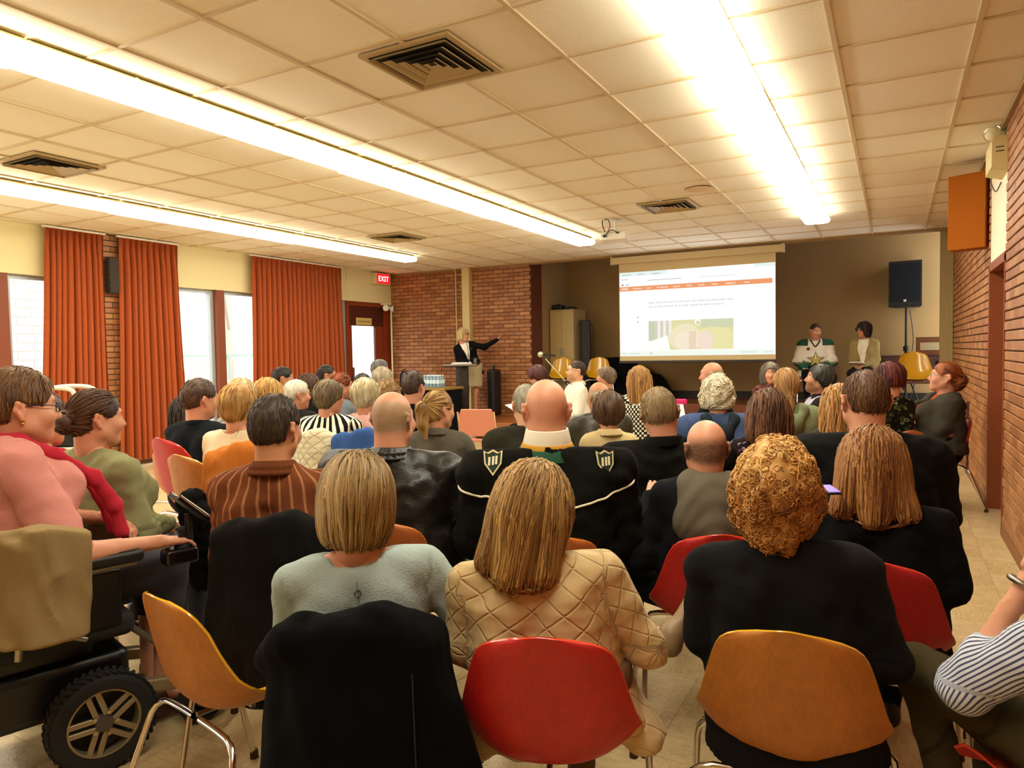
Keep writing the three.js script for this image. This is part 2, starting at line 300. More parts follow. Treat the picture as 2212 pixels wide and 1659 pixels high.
// outside: paving, a pale brick building, a tree trunk, a rail
{
  const o = structGroup('outside_ground');
  part('paving', span(-40, XL - .25, -.3, -.06, -40, 25), std(0xb8b4aa, .9), o);
  const bd = thing('neighbouring_building', 'pale brick building outside, seen bleached through the windows', 'building', [-16, 0, -12]);
  const L = []; for (let j = 0; j < 22; j++) for (let i = 0; i < 40; i++) L.push(bx(.02, .16, .58, .01, j * .18 + .1, -12 + i * .6 + (j % 2) * .3));
  part('wall', span(-6, 0, 0, 4.2, -12.5, 12.5), std(0xc9bfb4, .9), bd); part('bricks', L, std(0xd6c6b8, .9), bd).userData.kind = 'stuff';
  part('roof', span(-6.2, .3, 4.2, 4.5, -12.8, 12.8), std(0x8a8680, .8), bd);
  const tr = thing('tree', 'slim pale tree trunk outside the window', 'tree', [-12.4, -.06, -10.4]);
  part('trunk', tube([[0, 0, 0], [.05, 1.2, .03], [.02, 2.4, 0], [.1, 4, .1]], .09, 12, 8), std(0xb6ac9c, .9), tr);
  part('branch', [tube([[.03, 2, 0], [.5, 3, .5], [.9, 4.2, .6]], .035, 8, 6), tube([[.03, 2.3, 0], [-.3, 3.2, -.6], [-.2, 4.4, -1]], .03, 8, 6)], std(0xa89e8e, .9), tr);
  const rl = thing('railing', 'pale green metal railing outside the window', 'railing', [-11.6, -.06, -8.6]);
  part('rail', [span(-.02, .02, 1.5, 1.56, -2.2, 2.2), span(-.02, .02, .8, .85, -2.2, 2.2)], std(0x9fb8ac, .5), rl);
  for (let i = 0; i < 5; i++) part('post', span(-.025, .025, 0, 1.56, -2.2 + i * 1.1 - .025, -2.2 + i * 1.1 + .025), std(0x9fb8ac, .5), rl);
}
// curtains
function curtain(z0, z1, w0, w1, folds, label, seed) { // z0..z1 at the top, w0..w1 near the floor
  const r = rng(seed), N = folds * 16, H = 26, pos = [], ind = [], uv = [], ph = Array.from({ length: folds + 1 }, () => r() * 1.1 - .55), am = Array.from({ length: folds + 1 }, () => .35 + r() * 1.2);
  for (let j = 0; j <= H; j++) {
    const t = j / H, y = CE - .02 - t * (CE - .1), head = clamp(t / .12, 0, 1);
    for (let i = 0; i <= N; i++) {
      const u = i / N, f = u * folds, k = Math.min(folds - 1, Math.floor(f)), fr = f - k, A = lerp(am[k], am[k + 1], fr), warp = lerp(ph[k], ph[k + 1], fr);
      const a = (f + warp * (.25 + .35 * t)) * PI * 2;
      const amp = (.016 + .042 * head * A) * (.8 + .3 * t), z = lerp(lerp(z0, z1, u), lerp(w0, w1, u), t ** 1.3) + Math.sin(a * 1 + 1.2) * .018 * head;
      const x = XL + .11 + Math.sin(a) * amp + (1 - head) * .012 * Math.sin(a * 3) + .01 * Math.sin(t * 5 + k) * t;
      pos.push(x, y, z); uv.push(u * folds * .6, t * 8);
    }
  }
  for (let j = 0; j < H; j++) for (let i = 0; i < N; i++) { const a = j * (N + 1) + i, b = a + N + 1; ind.push(a, b, a + 1, a + 1, b, b + 1); }
  const g = new THREE.BufferGeometry(); g.setAttribute('position', new THREE.Float32BufferAttribute(pos, 3)); g.setAttribute('uv', new THREE.Float32BufferAttribute(uv, 2)); g.setIndex(ind); g.computeVertexNormals();
  const t = thing('curtain', label, 'curtain', [0, 0, 0]);
  part('fabric', g, M.curtain, t);
  part('curtain_track', span(XL + .08, XL + .13, CE - .03, CE - .006, Math.min(z0, z1) - .02, Math.max(z0, z1) + .02), M.white, t);
}
M.curtain = new THREE.MeshPhysicalMaterial({ color: 0x9e4718, roughness: .9, side: THREE.DoubleSide, bumpMap: rep(weaveBump, 4, 4), bumpScale: .001, sheen: .3, sheenColor: C(0xff8a40), sheenRoughness: .6 });
curtain(-4.9, -5.62, -4.72, -5.62, 10, 'rust orange curtain nearest the camera, left of the brick pier', 1);
curtain(-5.82, -6.68, -5.72, -6.76, 10, 'narrow rust orange curtain between the brick pier and the bare window', 2);
curtain(-8.0, -10.06, -7.9, -10.1, 19, 'wide rust orange curtain beside the emergency door', 3);
// ------------------------------------------------------------------ ceiling fittings
M.lens = new THREE.MeshStandardMaterial({ color: 0xf6efdc, roughness: .5, emissive: LAMP, emissiveIntensity: LAMP_GLOW });
M.enamel = std(0xd8c48e, .5);
function fixtureRow(label, x, start) {
  const L = 2.53, W = .3, end = -9.66, t = thing('ceiling_light', label, 'light', [x, CE, 0]);
  const prof = [[-W / 2 + .02, -.026], [-W / 2, -.055], [-W / 2 + .012, -.09], [-W / 2 + .05, -.1], [W / 2 - .05, -.1], [W / 2 - .012, -.09], [W / 2, -.055], [W / 2 - .02, -.026]];
  for (let k = 0; k < 4; k++) {
    const z1 = end + k * L, z0 = Math.min(z1 + L - .006, ZB - .1), n = z0 - z1, dy = (k % 2) * .012;
    part('chassis', [span(-.1, .1, -.026, -.004, z1, z0), span(-W / 2 + .016, W / 2 - .016, -.03, -.022, z1, z0)], M.enamel, t);
    part('diffuser', extrude(prof, n).translate(0, -dy, z1), M.lens, t);
    for (const q of [.22, .78]) part('hinge_clip', bx(.012, .012, .02, W / 2 - .012, -.026, z1 + n * q), M.chrome, t);
    const la = new THREE.RectAreaLight(LAMP, LAMP_POWER, W - .06, n - .05); la.position.set(x, CE - .116 - dy, z1 + n / 2); la.rotation.x = -PI / 2; scene.add(la);
  }
}
fixtureRow('long fluorescent ceiling light row over the right side of the room', -.86);
fixtureRow('long fluorescent ceiling light row down the middle of the ceiling', -3.96);
fixtureRow('long fluorescent ceiling light row nearest the curtained windows', -7.1);
function vent(x, z, label) {
  const t = thing('ceiling_vent', label, 'vent', [x, CE, z]), a = .29;
  const metal = std(0xb09868, .5, { side: THREE.DoubleSide }), ring = (r0, r1, y0, y1) => new THREE.CylinderGeometry(r0 * 1.414, r1 * 1.414, Math.abs(y0 - y1), 4, 1, true).rotateY(PI / 4).translate(0, (y0 + y1) / 2, 0).toNonIndexed();
  const g = ring(1, 1, 0, 0.01); g.dispose();
  part('backing', bx(.55, .004, .55, 0, -.009, 0), std(0x14100c, .9), t);
  const fr = [span(-a, a, -.016, -.001, -a, -a + .035), span(-a, a, -.016, -.001, a - .035, a), span(-a, -a + .035, -.016, -.001, -a + .035, a - .035), span(a - .035, a, -.016, -.001, -a + .035, a - .035)];
  part('frame', fr, metal, t);
  [[.235, .25], [.165, .2], [.11, .14], [.06, .085], [.02, .04]].forEach(([i, o], k) => { const g = ring(i, o, -.011, -.02 - .003 * (4 - k)); g.computeVertexNormals(); part('louvre', g, metal, t); });
}
vent(-2.28, -3.36, 'large square ceiling vent nearest the camera');
vent(-6.17, -3.45, 'square ceiling vent at the left edge between two light rows');
vent(-2.26, -8.0, 'square ceiling vent beside the projector');
vent(-6.1, -8.0, 'small far square ceiling vent above the wide curtain');
one('ceiling_speaker', lathe([[0, -.012], [.09, -.014], [.13, -.01], [.14, 0], [0, 0]]).translate(-1.76, CE, -7.34), std(0xd8b888, .7), 'round flush disc in the ceiling behind the projector vent', 'ceiling disc');
{ // projector
  const t = thing('projector', 'small white projector hanging from the ceiling on a short mount', 'projector', [-3.08, 2.85, -8.5], .1);
  part('body', [rb(.34, .1, .27, .02), rb(.2, .02, .2, .008, 0, .055, 0)], M.white, t);
  part('lens', cyl(.035, .04, .03, 0, 0, 0, 20).rotateX(PI / 2).translate(-.07, 0, -.145), M.blackGloss, t);
  part('mount', [cyl(.02, .02, .16, 0, .13, 0), cyl(.06, .06, .012, 0, .204, 0, 20), bx(.16, .012, .04, 0, .066, 0)], M.white, t);
  part('cable', [tube([[-.1, .05, .12], [-.12, .12, .16], [-.14, .2, .1]], .007), tube([[-.08, .02, .14], [-.02, .1, .2], [-.06, .2, .13], [-.12, .21, .08]], .006), tube([[.06, .03, .13], [0, .06, .18], [-.08, .02, .16]], .006)], std(0x4a3a22, .6), t);
  part('plug', bx(.03, .02, .03, .06, .03, .14), M.black, t); part('plug', bx(.04, .03, .03, -.1, .0, .145), M.black, t);
}
{ // projection screen
  const t = thing('projection_screen', 'wide white pull-down projection screen showing a web page', 'screen', [-2.89, 0, ZF + .04]);
  part('case', [rb(2.75, .115, .12, .01, 0, 2.955, 0), bx(.03, .13, .14, -1.38, 2.955, 0), bx(.03, .13, .14, 1.38, 2.955, 0)], std(0xc9b487, .5), t);
  part('sheet', span(-1.268, 1.268, 1.25, 2.9, -.004, .0), std(0xcdb98c, .85), t);
  part('weight_bar', rb(2.55, .045, .03, .008, 0, 1.23, -.002), std(0x2a2018, .5), t);
  const page = canvasTex(1280, 720, (g, w, h) => {
    g.fillStyle = '#fdfdfd'; g.fillRect(0, 0, w, h);
    g.fillStyle = '#e2f1ea'; g.fillRect(0, 0, 420, 34); g.fillRect(1120, 0, 160, 26); g.fillStyle = '#eef6ea'; g.fillRect(0, 678, w, 42);
    g.fillStyle = '#9fa3a3'; g.font = '13px sans-serif';
    for (const [x, y, l] of [[24, 26, 80], [160, 26, 60], [290, 28, 70], [14, 64, 60]]) { for (let i = 0; i < l; i += 9) g.fillRect(x + i, y - 8 + (i * 7 % 3), 6, 7); }
    g.fillStyle = '#77787c'; g.fillRect(250, 76, 290, 3); g.fillStyle = '#a0a0a4'; g.fillRect(690, 76, 280, 2);
    g.fillStyle = '#b07a6a'; g.beginPath(); g.arc(28, 106, 8, 0, 7); g.fill(); g.fillStyle = '#999'; g.fillRect(54, 101, 8, 9); g.fillRect(68, 101, 14, 9);
    g.fillStyle = '#ec9a68'; g.fillRect(0, 122, 1258, 38); g.fillStyle = '#fff'; g.font = 'bold 19px sans-serif'; g.fillText('CNEWS', 14, 148);
    g.font = 'bold 15px sans-serif'; [['Top Stories', 118], ['Local', 242], ['The National', 330], ['Opinion', 470], ['World', 582], ['Canada', 676], ['Politics', 786], ['Indigenous', 896], ['Video \u25be', 1044]].forEach(([s, x]) => g.fillText(s, x, 147));
    g.fillStyle = '#d9d6d4'; for (let k = 0; k < 2; k++) { const r = rng(5 + k); for (let x = 258; x < (k ? 880 : 930);) { const l = 12 + r() * 50; for (let i = 0; i < l; i += 10) g.fillRect(x + i, 262 + k * 34 + (i % 3), 7, 14); x += l + 14; } }
    g.fillStyle = '#bbb'; g.beginPath(); g.arc(162, 388, 7, 0, 7); g.arc(162, 430, 7, 0, 7); g.fill();
    g.save(); g.beginPath(); g.rect(256, 424, 704, 246); g.clip(); g.fillStyle = '#ded9a4'; g.fillRect(256, 424, 704, 246);
    g.fillStyle = '#cfd3ae'; g.fillRect(700, 424, 260, 70); g.fillStyle = '#e6e0a8'; g.beginPath(); g.ellipse(800, 600, 190, 112, 0, 0, 7); g.fill();
    for (let i = 0; i < 6; i++) { g.fillStyle = i % 2 ? '#f1ece0' : '#d5cfc0'; g.fillRect(310 + i * 24, 424, 24, 150); } g.fillStyle = '#c9ccb0'; g.fillRect(256, 424, 54, 160);
    g.fillStyle = '#fcfbf6'; g.beginPath(); g.moveTo(256, 600); g.lineTo(420, 548); g.lineTo(440, 670); g.lineTo(256, 670); g.fill();
    g.fillStyle = '#ece3bd'; g.beginPath(); g.ellipse(560, 560, 130, 105, -.25, 0, 7); g.fill(); g.fillStyle = '#f3e4cc'; g.beginPath(); g.ellipse(585, 600, 110, 85, .1, 0, 7); g.fill();
    g.fillStyle = '#efdccb'; g.beginPath(); g.ellipse(735, 600, 60, 85, 0, 0, 7); g.fill(); g.fillStyle = '#fbf6ee'; g.beginPath(); g.arc(672, 444, 26, 0, 7); g.fill(); g.fillStyle = '#d8ccae'; g.beginPath(); g.arc(675, 450, 15, 0, 7); g.fill();
    g.fillStyle = '#e8d2b8'; g.fillRect(600, 520, 60, 150); g.restore();
    g.fillStyle = '#cfd8d0'; for (const [x, l] of [[12, 44], [80, 90], [1020, 130], [1200, 60]]) for (let i = 0; i < l; i += 11) g.fillRect(x + i, 694, 8, 9);
    g.strokeStyle = '#bbb'; g.lineWidth = 4; g.beginPath(); g.arc(276, 700, 9, 0, 7); g.stroke();
  });
  part('picture', span(-1.258, 1.264, 1.33, 2.75, 0, .002), new THREE.MeshStandardMaterial({ color: 0x000000, roughness: .9, emissive: 0xffffff, emissiveMap: page, emissiveIntensity: .8 }), t);
  const la = new THREE.RectAreaLight(0xe8f2ff, 1.0, 2.4, 1.35); la.position.set(-2.89, 2.04, ZF + .08); la.rotation.y = PI; scene.add(la);
}
{ // exit sign
  const t = thing('exit_sign', 'red lit exit sign on the cream fascia over the emergency door', 'sign', [XL + .07, 2.93, -11.26]);
  part('housing', rb(.14, .22, .44, .01), std(0xd8c894, .6), t);
  const f = canvasTex(256, 128, (g, w, h) => { g.fillStyle = '#c01018'; g.fillRect(0, 0, w, h); g.fillStyle = '#ffd6d0'; g.font = 'bold 96px sans-serif'; g.textAlign = 'center'; g.fillText('EXIT', w / 2, 98, 230); });
  part('face', new THREE.PlaneGeometry(.41, .19).rotateY(PI / 2).translate(.0715, 0, 0), new THREE.MeshStandardMaterial({ color: 0, emissive: 0xffffff, emissiveMap: f, emissiveIntensity: 1.5 }), t);
  const la = new THREE.RectAreaLight(0xff2030, 1.2, .4, .18); la.position.set(XL + .15, 2.93, -11.26); la.rotation.y = -PI / 2; scene.add(la);
}
function lampHead(g, x, y, z, yaw) { return [lathe([[0, .05], [.03, .05], [.055, .01], [.062, -.02], [.058, -.025], [0, -.02]], 20).rotateX(-PI / 2).rotateY(yaw).translate(x, y, z)]; }
{
  const t = thing('emergency_lamp', 'white twin-head emergency lamp on a pole beside the exit door', 'lamp', [XL + .12, 2.36, -11.4]);
  part('bracket', [bx(.2, .03, .1, -.04, .08, 0), rod([0, .07, -.06], [0, -.03, -.06], .012)], M.cream, t);
  part('lamp_head', lampHead(0, 0, 0, .06, .6), M.white, t); part('lamp_head', lampHead(0, .03, -.01, -.1, 2.2), M.white, t);
  part('pole', rod([-.02, -.03, -.13], [-.02, -2.3, -.13], .018), M.cream, t);
}
{
  const t = thing('emergency_light', 'cream emergency light box with a round lamp high on the right wall', 'light', [XR + .005, 2.83, -6.55]);
  const s = [[0, -.12], [.1, -.09], [.1, .1], [.08, .13], [0, .13]];
  part('box', extrude(s.map(p => [-p[0], p[1]]), .36, .004).translate(0, 0, -.18), std(0xd9c78e, .5), t);
  part('slot', [0, 1, 2, 3].map(i => bx(.05, .006, .003, -.05, .05 - .03 * (i >> 1), (i & 1 ? .186 : .1866)).translate((i & 1) * -.001, 0, 0)), M.black, t);
  const hd = part('lamp_head', lathe([[0, .06], [.035, .055], [.065, .01], [.07, -.03], [.066, -.032], [0, -.02]], 24).rotateX(PI / 2).rotateY(-.5).translate(-.07, .19, .0), std(0xe8dcb2, .4), t);
  part('glass', lathe([[0, .028], [.05, .026], [.062, .03]], 24).rotateX(PI / 2).rotateY(-.5).translate(-.07, .19, .0), M.chrome, hd);
  part('bracket', rod([-.05, .1, 0], [-.07, .17, 0], .014), M.cream, t);
  part('cable', tube([[-.02, -.05, -.2], [-.06, -.1, -.26], [-.03, -.2, -.24], [0, -.14, -.19]], .005), M.grey, t);
}
{
  const t = thing('wall_speaker', 'tall wooden speaker box hung high on the right wall', 'speaker', [.592, 2.61, -7.6], -.42);
  part('cabinet', rb(.3, .66, .2, .006), new THREE.MeshPhysicalMaterial({ color: 0x9c5410, roughness: .8, specularIntensity: .25, bumpMap: grainBump, bumpScale: .001 }), t);
  part('grille', rb(.27, .62, .012, .004, 0, 0, -.106), std(0x6a5a30, .9), t);
  for (const y of [-.2, .2]) part('bracket', bx(.1, .04, .05, .2, y, 0), M.steel, t);
}
one('column_speaker', [rb(.11, .47, .13, .02, XL + .15, 2.52, -5.69), bx(.06, .04, .04, XL + .07, 2.66, -5.69), bx(.06, .04, .04, XL + .07, 2.38, -5.69)], std(0x2e2720, .8), 'slim dark column speaker on the brick pier between two curtains', 'speaker');

// ------------------------------------------------------------------ stage furniture
{
  const t = thing('storage_cabinet', 'tall beige cabinet standing behind the brick column on the stage', 'cabinet', [-5.6, .53, -12.72]);
  part('body', rb(.5, 1.7, .6, .006, 0, .85, 0), std(0xa8905c, .55), t);
  part('door', [rb(.24, 1.6, .012, .004, -.123, .86, .304), rb(.24, 1.6, .012, .004, .123, .86, .304)], std(0xb09862, .5), t);
  part('handle', [bx(.012, .12, .02, -.025, .9, .316), bx(.012, .12, .02, .025, .9, .316)], M.steel, t);
  one('equipment_case', [rb(.2, .1, .2, .02, -5.75, 2.282, -12.62), rb(.06, .02, .1, .008, -5.75, 2.34, -12.62)], M.black, 'small dark case lying on top of the beige cabinet', 'case');
  one('cable_bag', rb(.2, .055, .18, .02, -5.5, 2.259, -12.62), std(0x20241c, .8), 'low dark bag beside the case on the cabinet', 'bag');
  const f = thing('folded_rack', 'tall narrow dark rack folded upright beside the beige cabinet', 'rack', [-5.2, .53, -12.6]);
  part('frame', [rb(.04, 1.48, .05, .006, -.09, .74, 0), rb(.04, 1.48, .05, .006, .09, .74, 0), rb(.2, .04, .05, .006, 0, 1.47, 0), rb(.15, 1.4, .02, .004, 0, .74, 0)], std(0x241c18, .6), f);
  for (let i = 0; i < 7; i++) part('slat', bx(.15, .02, .03, 0, .2 + i * .19, .01), M.black, f);
  part('strap', tube([[.06, 1.47, .03], [.14, 1.42, .03], [.19, .9, .02], [.24, .4, .02], [.22, .02, .05]], .01), M.black, f);
}
{ // dark draped table at the back of the stage
  const t = thing('draped_table', 'black cloth draped over equipment on the stage, left of the screen', 'draped table', [-4.45, .53, -12.85]);
  const P = [[-.55, .05, 0, .55, .05, 0, .3, .3], [-.55, .5, 0, -.1, .5, 0, .28, .28], [-.1, .42, 0, .5, .22, 0, .28, .25]], f0 = field(P, .1), f = (x, y, z) => Math.max(f0(x, y, z) + .03 * noise(x * 6 + z * 3, y * 2, z * 6) + .012 * noise(x * 18, y * 4, z * 18), -y);
  part('cloth', nets(f, [-1, -.02, -.4], [1, .95, .4], .03), cloth(0x0b0b0c), t);
}
{
  const x = .2, z = -12.58, t = thing('side_table', 'dark brown trestle table at the right back of the stage', 'table', [x, .53, z]);
  part('table_top', rb(.86, .035, .36, .008, 0, .73, 0), M.darkwood, t);
  for (const [a, b] of [[-1, -1], [1, -1], [-1, 1], [1, 1]]) part('leg', rod([a * .39, 0, b * .15], [a * .39, .72, b * .15], .016), M.black, t);
  part('apron', span(-.41, .41, .3, .7, -.172, -.16), std(0x4a2a20, .6), t); part('apron', span(-.41, .41, .66, .71, .15, .165), std(0x4a2a20, .6), t);
  const b = thing('cardboard_box', 'brown cardboard box with a pale label on the trestle table', 'box', [.47, 1.2775, -12.6]);
  part('carton', rb(.36, .27, .28, .006, 0, .135, 0), std(0x6e4020, .85), b);
  part('shipping_label', bx(.26, .115, .002, 0, .135, .141), std(0xb0a078, .8), b);
  part('flap', [bx(.18, .006, .27, -.09, .273, 0), bx(.18, .006, .27, .09, .273, 0)], std(0x7a4a28, .85), b);
}
{ // loudspeaker on a stand
  const x = 0.157, z = -12.95, t = thing('speaker_stand', 'black pole speaker stand behind the trestle table', 'stand', [x, .53, z]);
  part('pole', [rod([0, .02, 0], [0, 1.506, 0], .018), rod([0, .3, 0], [0, .9, 0], .024)], M.black, t);
  part('collar', cyl(.04, .04, .08, 0, .85, 0), M.black, t);
  for (let k = 0; k < 3; k++) { const a = k * 2.094 + .5; part('leg', [rod([0, .5, 0], [Math.cos(a) * .2, .012, Math.sin(a) * .2], .012), cyl(.02, .02, .02, Math.cos(a) * .2, .01, Math.sin(a) * .2)], M.black, t); }
  part('cable', tube([[.05, 1.46, .04], [.1, 1.0, .05], [.07, .6, .04], [.12, .3, .06], [.06, .05, .1]], .006), M.black, t);
  const s = thing('loudspeaker', 'large black loudspeaker raised on a stand at the right of the stage', 'loudspeaker', [x, 2.036, z], -.12);
  part('cabinet', extrude([[-.22, -.16], [.22, -.16], [.16, .2], [-.16, .2]], .7, .01).rotateX(-PI / 2).translate(0, 0.01, 0), std(0x141518, .7), s);
  part('grille', rb(.42, .6, .012, .004, 0, .38, .166), new THREE.MeshStandardMaterial({ color: 0x0e1218, roughness: .95, bumpMap: rep(weaveBump, 6, 8), bumpScale: .003 }), s);
  part('emblem', extrude([[-.018, -.018], [.018, -.018], [.018, .018], [.004, .018], [.004, .004], [-.006, .018], [-.018, .018]], .004).translate(0, .1, .172), M.white, s, 'small pale emblem');
}
{ // table with water bottles
  const X = -6.98, Z = -9.75, t = thing('water_table', 'folding table draped in black against the front step, with bottled water', 'table', [X, 0, Z]);
  part('table_top', rb(1.3, .04, .6, .01, 0, .86, 0), std(0x8a6a2c, .5), t);
  const f0 = field([[-.6, .5, -.25, .6, .5, -.25, .1, .1]], .02);
  part('drape', nets((x, y, z) => Math.max(Math.abs(x) - .63 - .015 * noise(z * 12, y, 0), Math.abs(z) - .28 - .02 * noise(x * 14, y * 2, 1), y - .84, -y), [-.9, -.02, -.4], [.9, .86, .4], .03), cloth(0x0d0d10), t);
  const b = thing('water_bottle', 'clear bottle of water in the shrink-wrapped block on the black table', 'bottle', [-6.86, .88, -9.6], 0, 'bottled water on the table');
  const plastic = new THREE.MeshPhysicalMaterial({ color: 0xb8d4e2, roughness: .15, transmission: .55, thickness: .05, ior: 1.33 });
  part('bottle', lathe([[0, 0], [.03, 0], [.032, .01], [.03, .06], [.032, .1], [.03, .14], [.012, .175], [.012, .19], [0, .19]], 14), plastic, b);
  part('cap', cyl(.014, .014, .016, 0, .196, 0, 12), std(0xe8eef2, .5), b);
  part('bottle_label', lathe([[.0325, .06], [.0335, .062], [.0335, .12], [.0325, .122]], 14), std(0xcfe2ee, .6), b);
  const list = []; for (let i = 0; i < 5; i++) for (let j = 0; j < 3; j++) list.push([-6.86 + i * .068, -9.6 - j * .068]);
  list.forEach(([x, z], i) => { if (!i) return b.position.set(x, .88, z - .06); const c = b.clone(); c.name = numbered('water_bottle'); scene.add(c); c.position.set(x, .88, z - .06); });
  const k = thing('coffee_flask', 'dark coffee flask on the black table behind the water', 'flask', [-7.3, .88, -9.7]);
  part('body', lathe([[0, 0], [.08, 0], [.085, .02], [.085, .2], [.06, .25], [0, .26]]), M.blackGloss, k); part('handle', tube([[.05, .25, 0], [.0, .3, 0], [-.05, .25, 0]], .01), M.black, k); part('spout', rod([.07, .22, 0], [.11, .23, 0], .014), M.steel, k);
}
{ // lectern
  const X = -6.62, Z = -10.44, Y = .26, t = thing('lectern', 'slim dark lectern with a steel post and a broad tilted top', 'lectern', [X, Y, Z], .35);
  part('post', [rb(.07, .94, .1, .008, -.06, .49, 0)], std(0x4a4c50, .3, { metalness: .6 }), t);
  part('column_panel', rb(.12, .94, .08, .008, .05, .49, -.01), std(0x24140e, .5), t);
  part('foot_plate', rb(.5, .03, .4, .01, 0, .015, 0), M.black, t);
  part('reading_top', rb(.6, .025, .34, .008).rotateX(.12).translate(0, .975, 0), std(0x2a2320, .4), t);
  part('lip', rb(.6, .03, .015, .005, 0, .968, .172), M.steel, t);
  part('gooseneck_stem', tube([[.1, .98, -.1], [.1, 1.15, -.11], [.08, 1.28, -.14], [.06, 1.35, -.17]], .006), M.black, t);
  one('speech_papers', [bx(.26, .006, .2, 0, 0, 0).rotateX(.12).rotateY(.35).translate(X - .05, Y + .999, Z), bx(.2, .004, .16, 0, 0, 0).rotateX(.12).rotateY(.5).translate(X + .1, Y + .997, Z + .02)], M.paper, 'white papers lying on the lectern top', 'papers');
  one('drinking_glass', lathe([[0, .002], [.025, 0], [.03, .1], [.027, .1], [.023, .006], [0, .006]], 16).translate(X + .21, Y + .985, Z - .11), new THREE.MeshPhysicalMaterial({ color: 0xffffff, transmission: 1, roughness: .02, thickness: .01, ior: 1.45 }), 'small clear drinking glass at the edge of the lectern', 'glass');
}
one('instrument_case', [rb(.16, .85, .3, .05, -6.5, .7, -11.35), rb(.05, .1, .03, .01, -6.5, 1.14, -11.35)], M.black, 'tall black case standing against the front brick wall behind the speaker', 'case');
{ // microphone stand
  const t = thing('microphone_stand', 'boom microphone stand with a silver ball microphone in front of the stage', 'microphone stand', [-4.25, 0, -9.55]);
  part('base', lathe([[0, 0], [.13, 0], [.13, .02], [.03, .035], [0, .035]]), M.black, t);
  part('pole', rod([0, .03, 0], [0, .95, 0], .01), M.chrome, t);
  part('boom', rod([.08, .9, 0], [-.34, 1.33, -.02], .008), std(0xb8a070, .35, { metalness: .8 }), t);
  part('clutch', cyl(.02, .02, .06, 0, .97, 0), M.black, t);
  part('clip', rod([-.34, 1.33, -.02], [-.36, 1.385, -.02], .012), M.black, t);
  part('microphone_body', rod([-.18, 1.372, -.02], [-.39, 1.39, -.02], .015), M.blackGloss, t);
  part('microphone_head', new THREE.SphereGeometry(.045, 16, 12).translate(-.42, 1.392, -.02), std(0xb8b4a0, .5, { metalness: .5 }), t);
}
// ------------------------------------------------------------------ chairs
function shellSurface(n, m) { // moulded seat-and-back shell facing -z: inside and underside as two groups
  const prof = [[-.235, .415], [-.22, .435], [-.15, .425], [-.04, .405], [.06, .405], [.13, .43], [.175, .49], [.2, .57], [.222, .66], [.238, .735], [.25, .79]];
  const wid = [.17, .198, .214, .224, .231, .233, .227, .208, .184, .16, .132], crv = new THREE.CatmullRomCurve3(prof.map(p => V(0, p[1], p[0]))), wc = new THREE.CatmullRomCurve3(wid.map((w, i) => V(w, i, 0)));
  const P = (u, v) => {
    const p = crv.getPoint(v), tg = crv.getTangent(v), nx = V(0, tg.z, -tg.y); // points to the sitter's side: up on the seat, forward on the back
    let w = wc.getPoint(v).x; const e = Math.max(0, (v - .82) / .18), e2 = Math.max(0, (.1 - v) / .1);
    w *= Math.sqrt(Math.max(.12, 1 - .72 * e ** 3)) * (1 - .12 * e2 * e2);
    const lift = (.055 + .05 * Math.exp(-(((v - .5) / .2) ** 2))) * (Math.abs(u) ** 2.6) * (1 - .55 * e) * (1 - .4 * e2);
    const q = p.clone(); q.x = u * w; q.y += (nx.y) * lift; q.z += (nx.z) * lift; q.y -= e * e * .02 * u * u; return [q, nx];
  };
  const side = off => { const g = [], uv = []; for (let j = 0; j <= m; j++) for (let i = 0; i <= n; i++) { const u = i / n * 2 - 1, v = j / m, [q, nx] = P(u, v); g.push(q.x, q.y + nx.y * off, q.z + nx.z * off); uv.push(i / n, j / m); } return [g, uv]; };
  const [a, ua] = side(0), [b, ub] = side(-.007), N = (n + 1) * (m + 1), ia = [], ib = [];
  for (let j = 0; j < m; j++) for (let i = 0; i < n; i++) { const k = j * (n + 1) + i, l = k + n + 1; ia.push(k, k + 1, l, l, k + 1, l + 1); ib.push(N + k, N + l, N + k + 1, N + l, N + l + 1, N + k + 1); }
  const rim = (p, q) => ia.push(p, N + p, q, q, N + p, N + q);
  for (let i = 0; i < n; i++) { rim(i + 1, i); rim(m * (n + 1) + i, m * (n + 1) + i + 1); } for (let j = 0; j < m; j++) { rim(j * (n + 1), (j + 1) * (n + 1)); rim((j + 1) * (n + 1) + n, j * (n + 1) + n); }
  const mk = ind => { const g = new THREE.BufferGeometry(); g.setAttribute('position', new THREE.Float32BufferAttribute([...a, ...b], 3)); g.setAttribute('uv', new THREE.Float32BufferAttribute([...ua, ...ub], 2)); g.setIndex(ind); const t = g.toNonIndexed(); t.deleteAttribute('normal'); const w = mergeVertices(t, 1e-5); w.computeVertexNormals(); return w; };
  return [mk(ia), mk(ib)];
}
const [shellIn, shellOut] = shellSurface(16, 28);
const bend = pts => { const c = new THREE.CurvePath(); return tube(pts, .0105, 18, 7); };
const legGeo = [];
for (const sx of [-1, 1]) for (const b of [0, 1]) { // front and rear legs bend down from under the seat
  const z = b ? .13 : -.12, f = b ? .27 : -.2;
  legGeo.push(bend([[sx * .02, .375, z], [sx * .13, .372, z], [sx * .205, .368, z + (f - z) * .05], [sx * .25, .335, z + (f - z) * .15], [sx * .262, .26, z + (f - z) * .35], [sx * .272, .02, f]]));
}
const footGeo = legGeo.map((_, i) => cyl(.014, .016, .03, (i < 2 ? -1 : 1) * .2725, .015, i % 2 ? .273 : -.203, 10));
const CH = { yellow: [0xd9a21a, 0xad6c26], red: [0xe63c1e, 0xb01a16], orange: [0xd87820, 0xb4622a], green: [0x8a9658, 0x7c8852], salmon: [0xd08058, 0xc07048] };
const chairs = {};
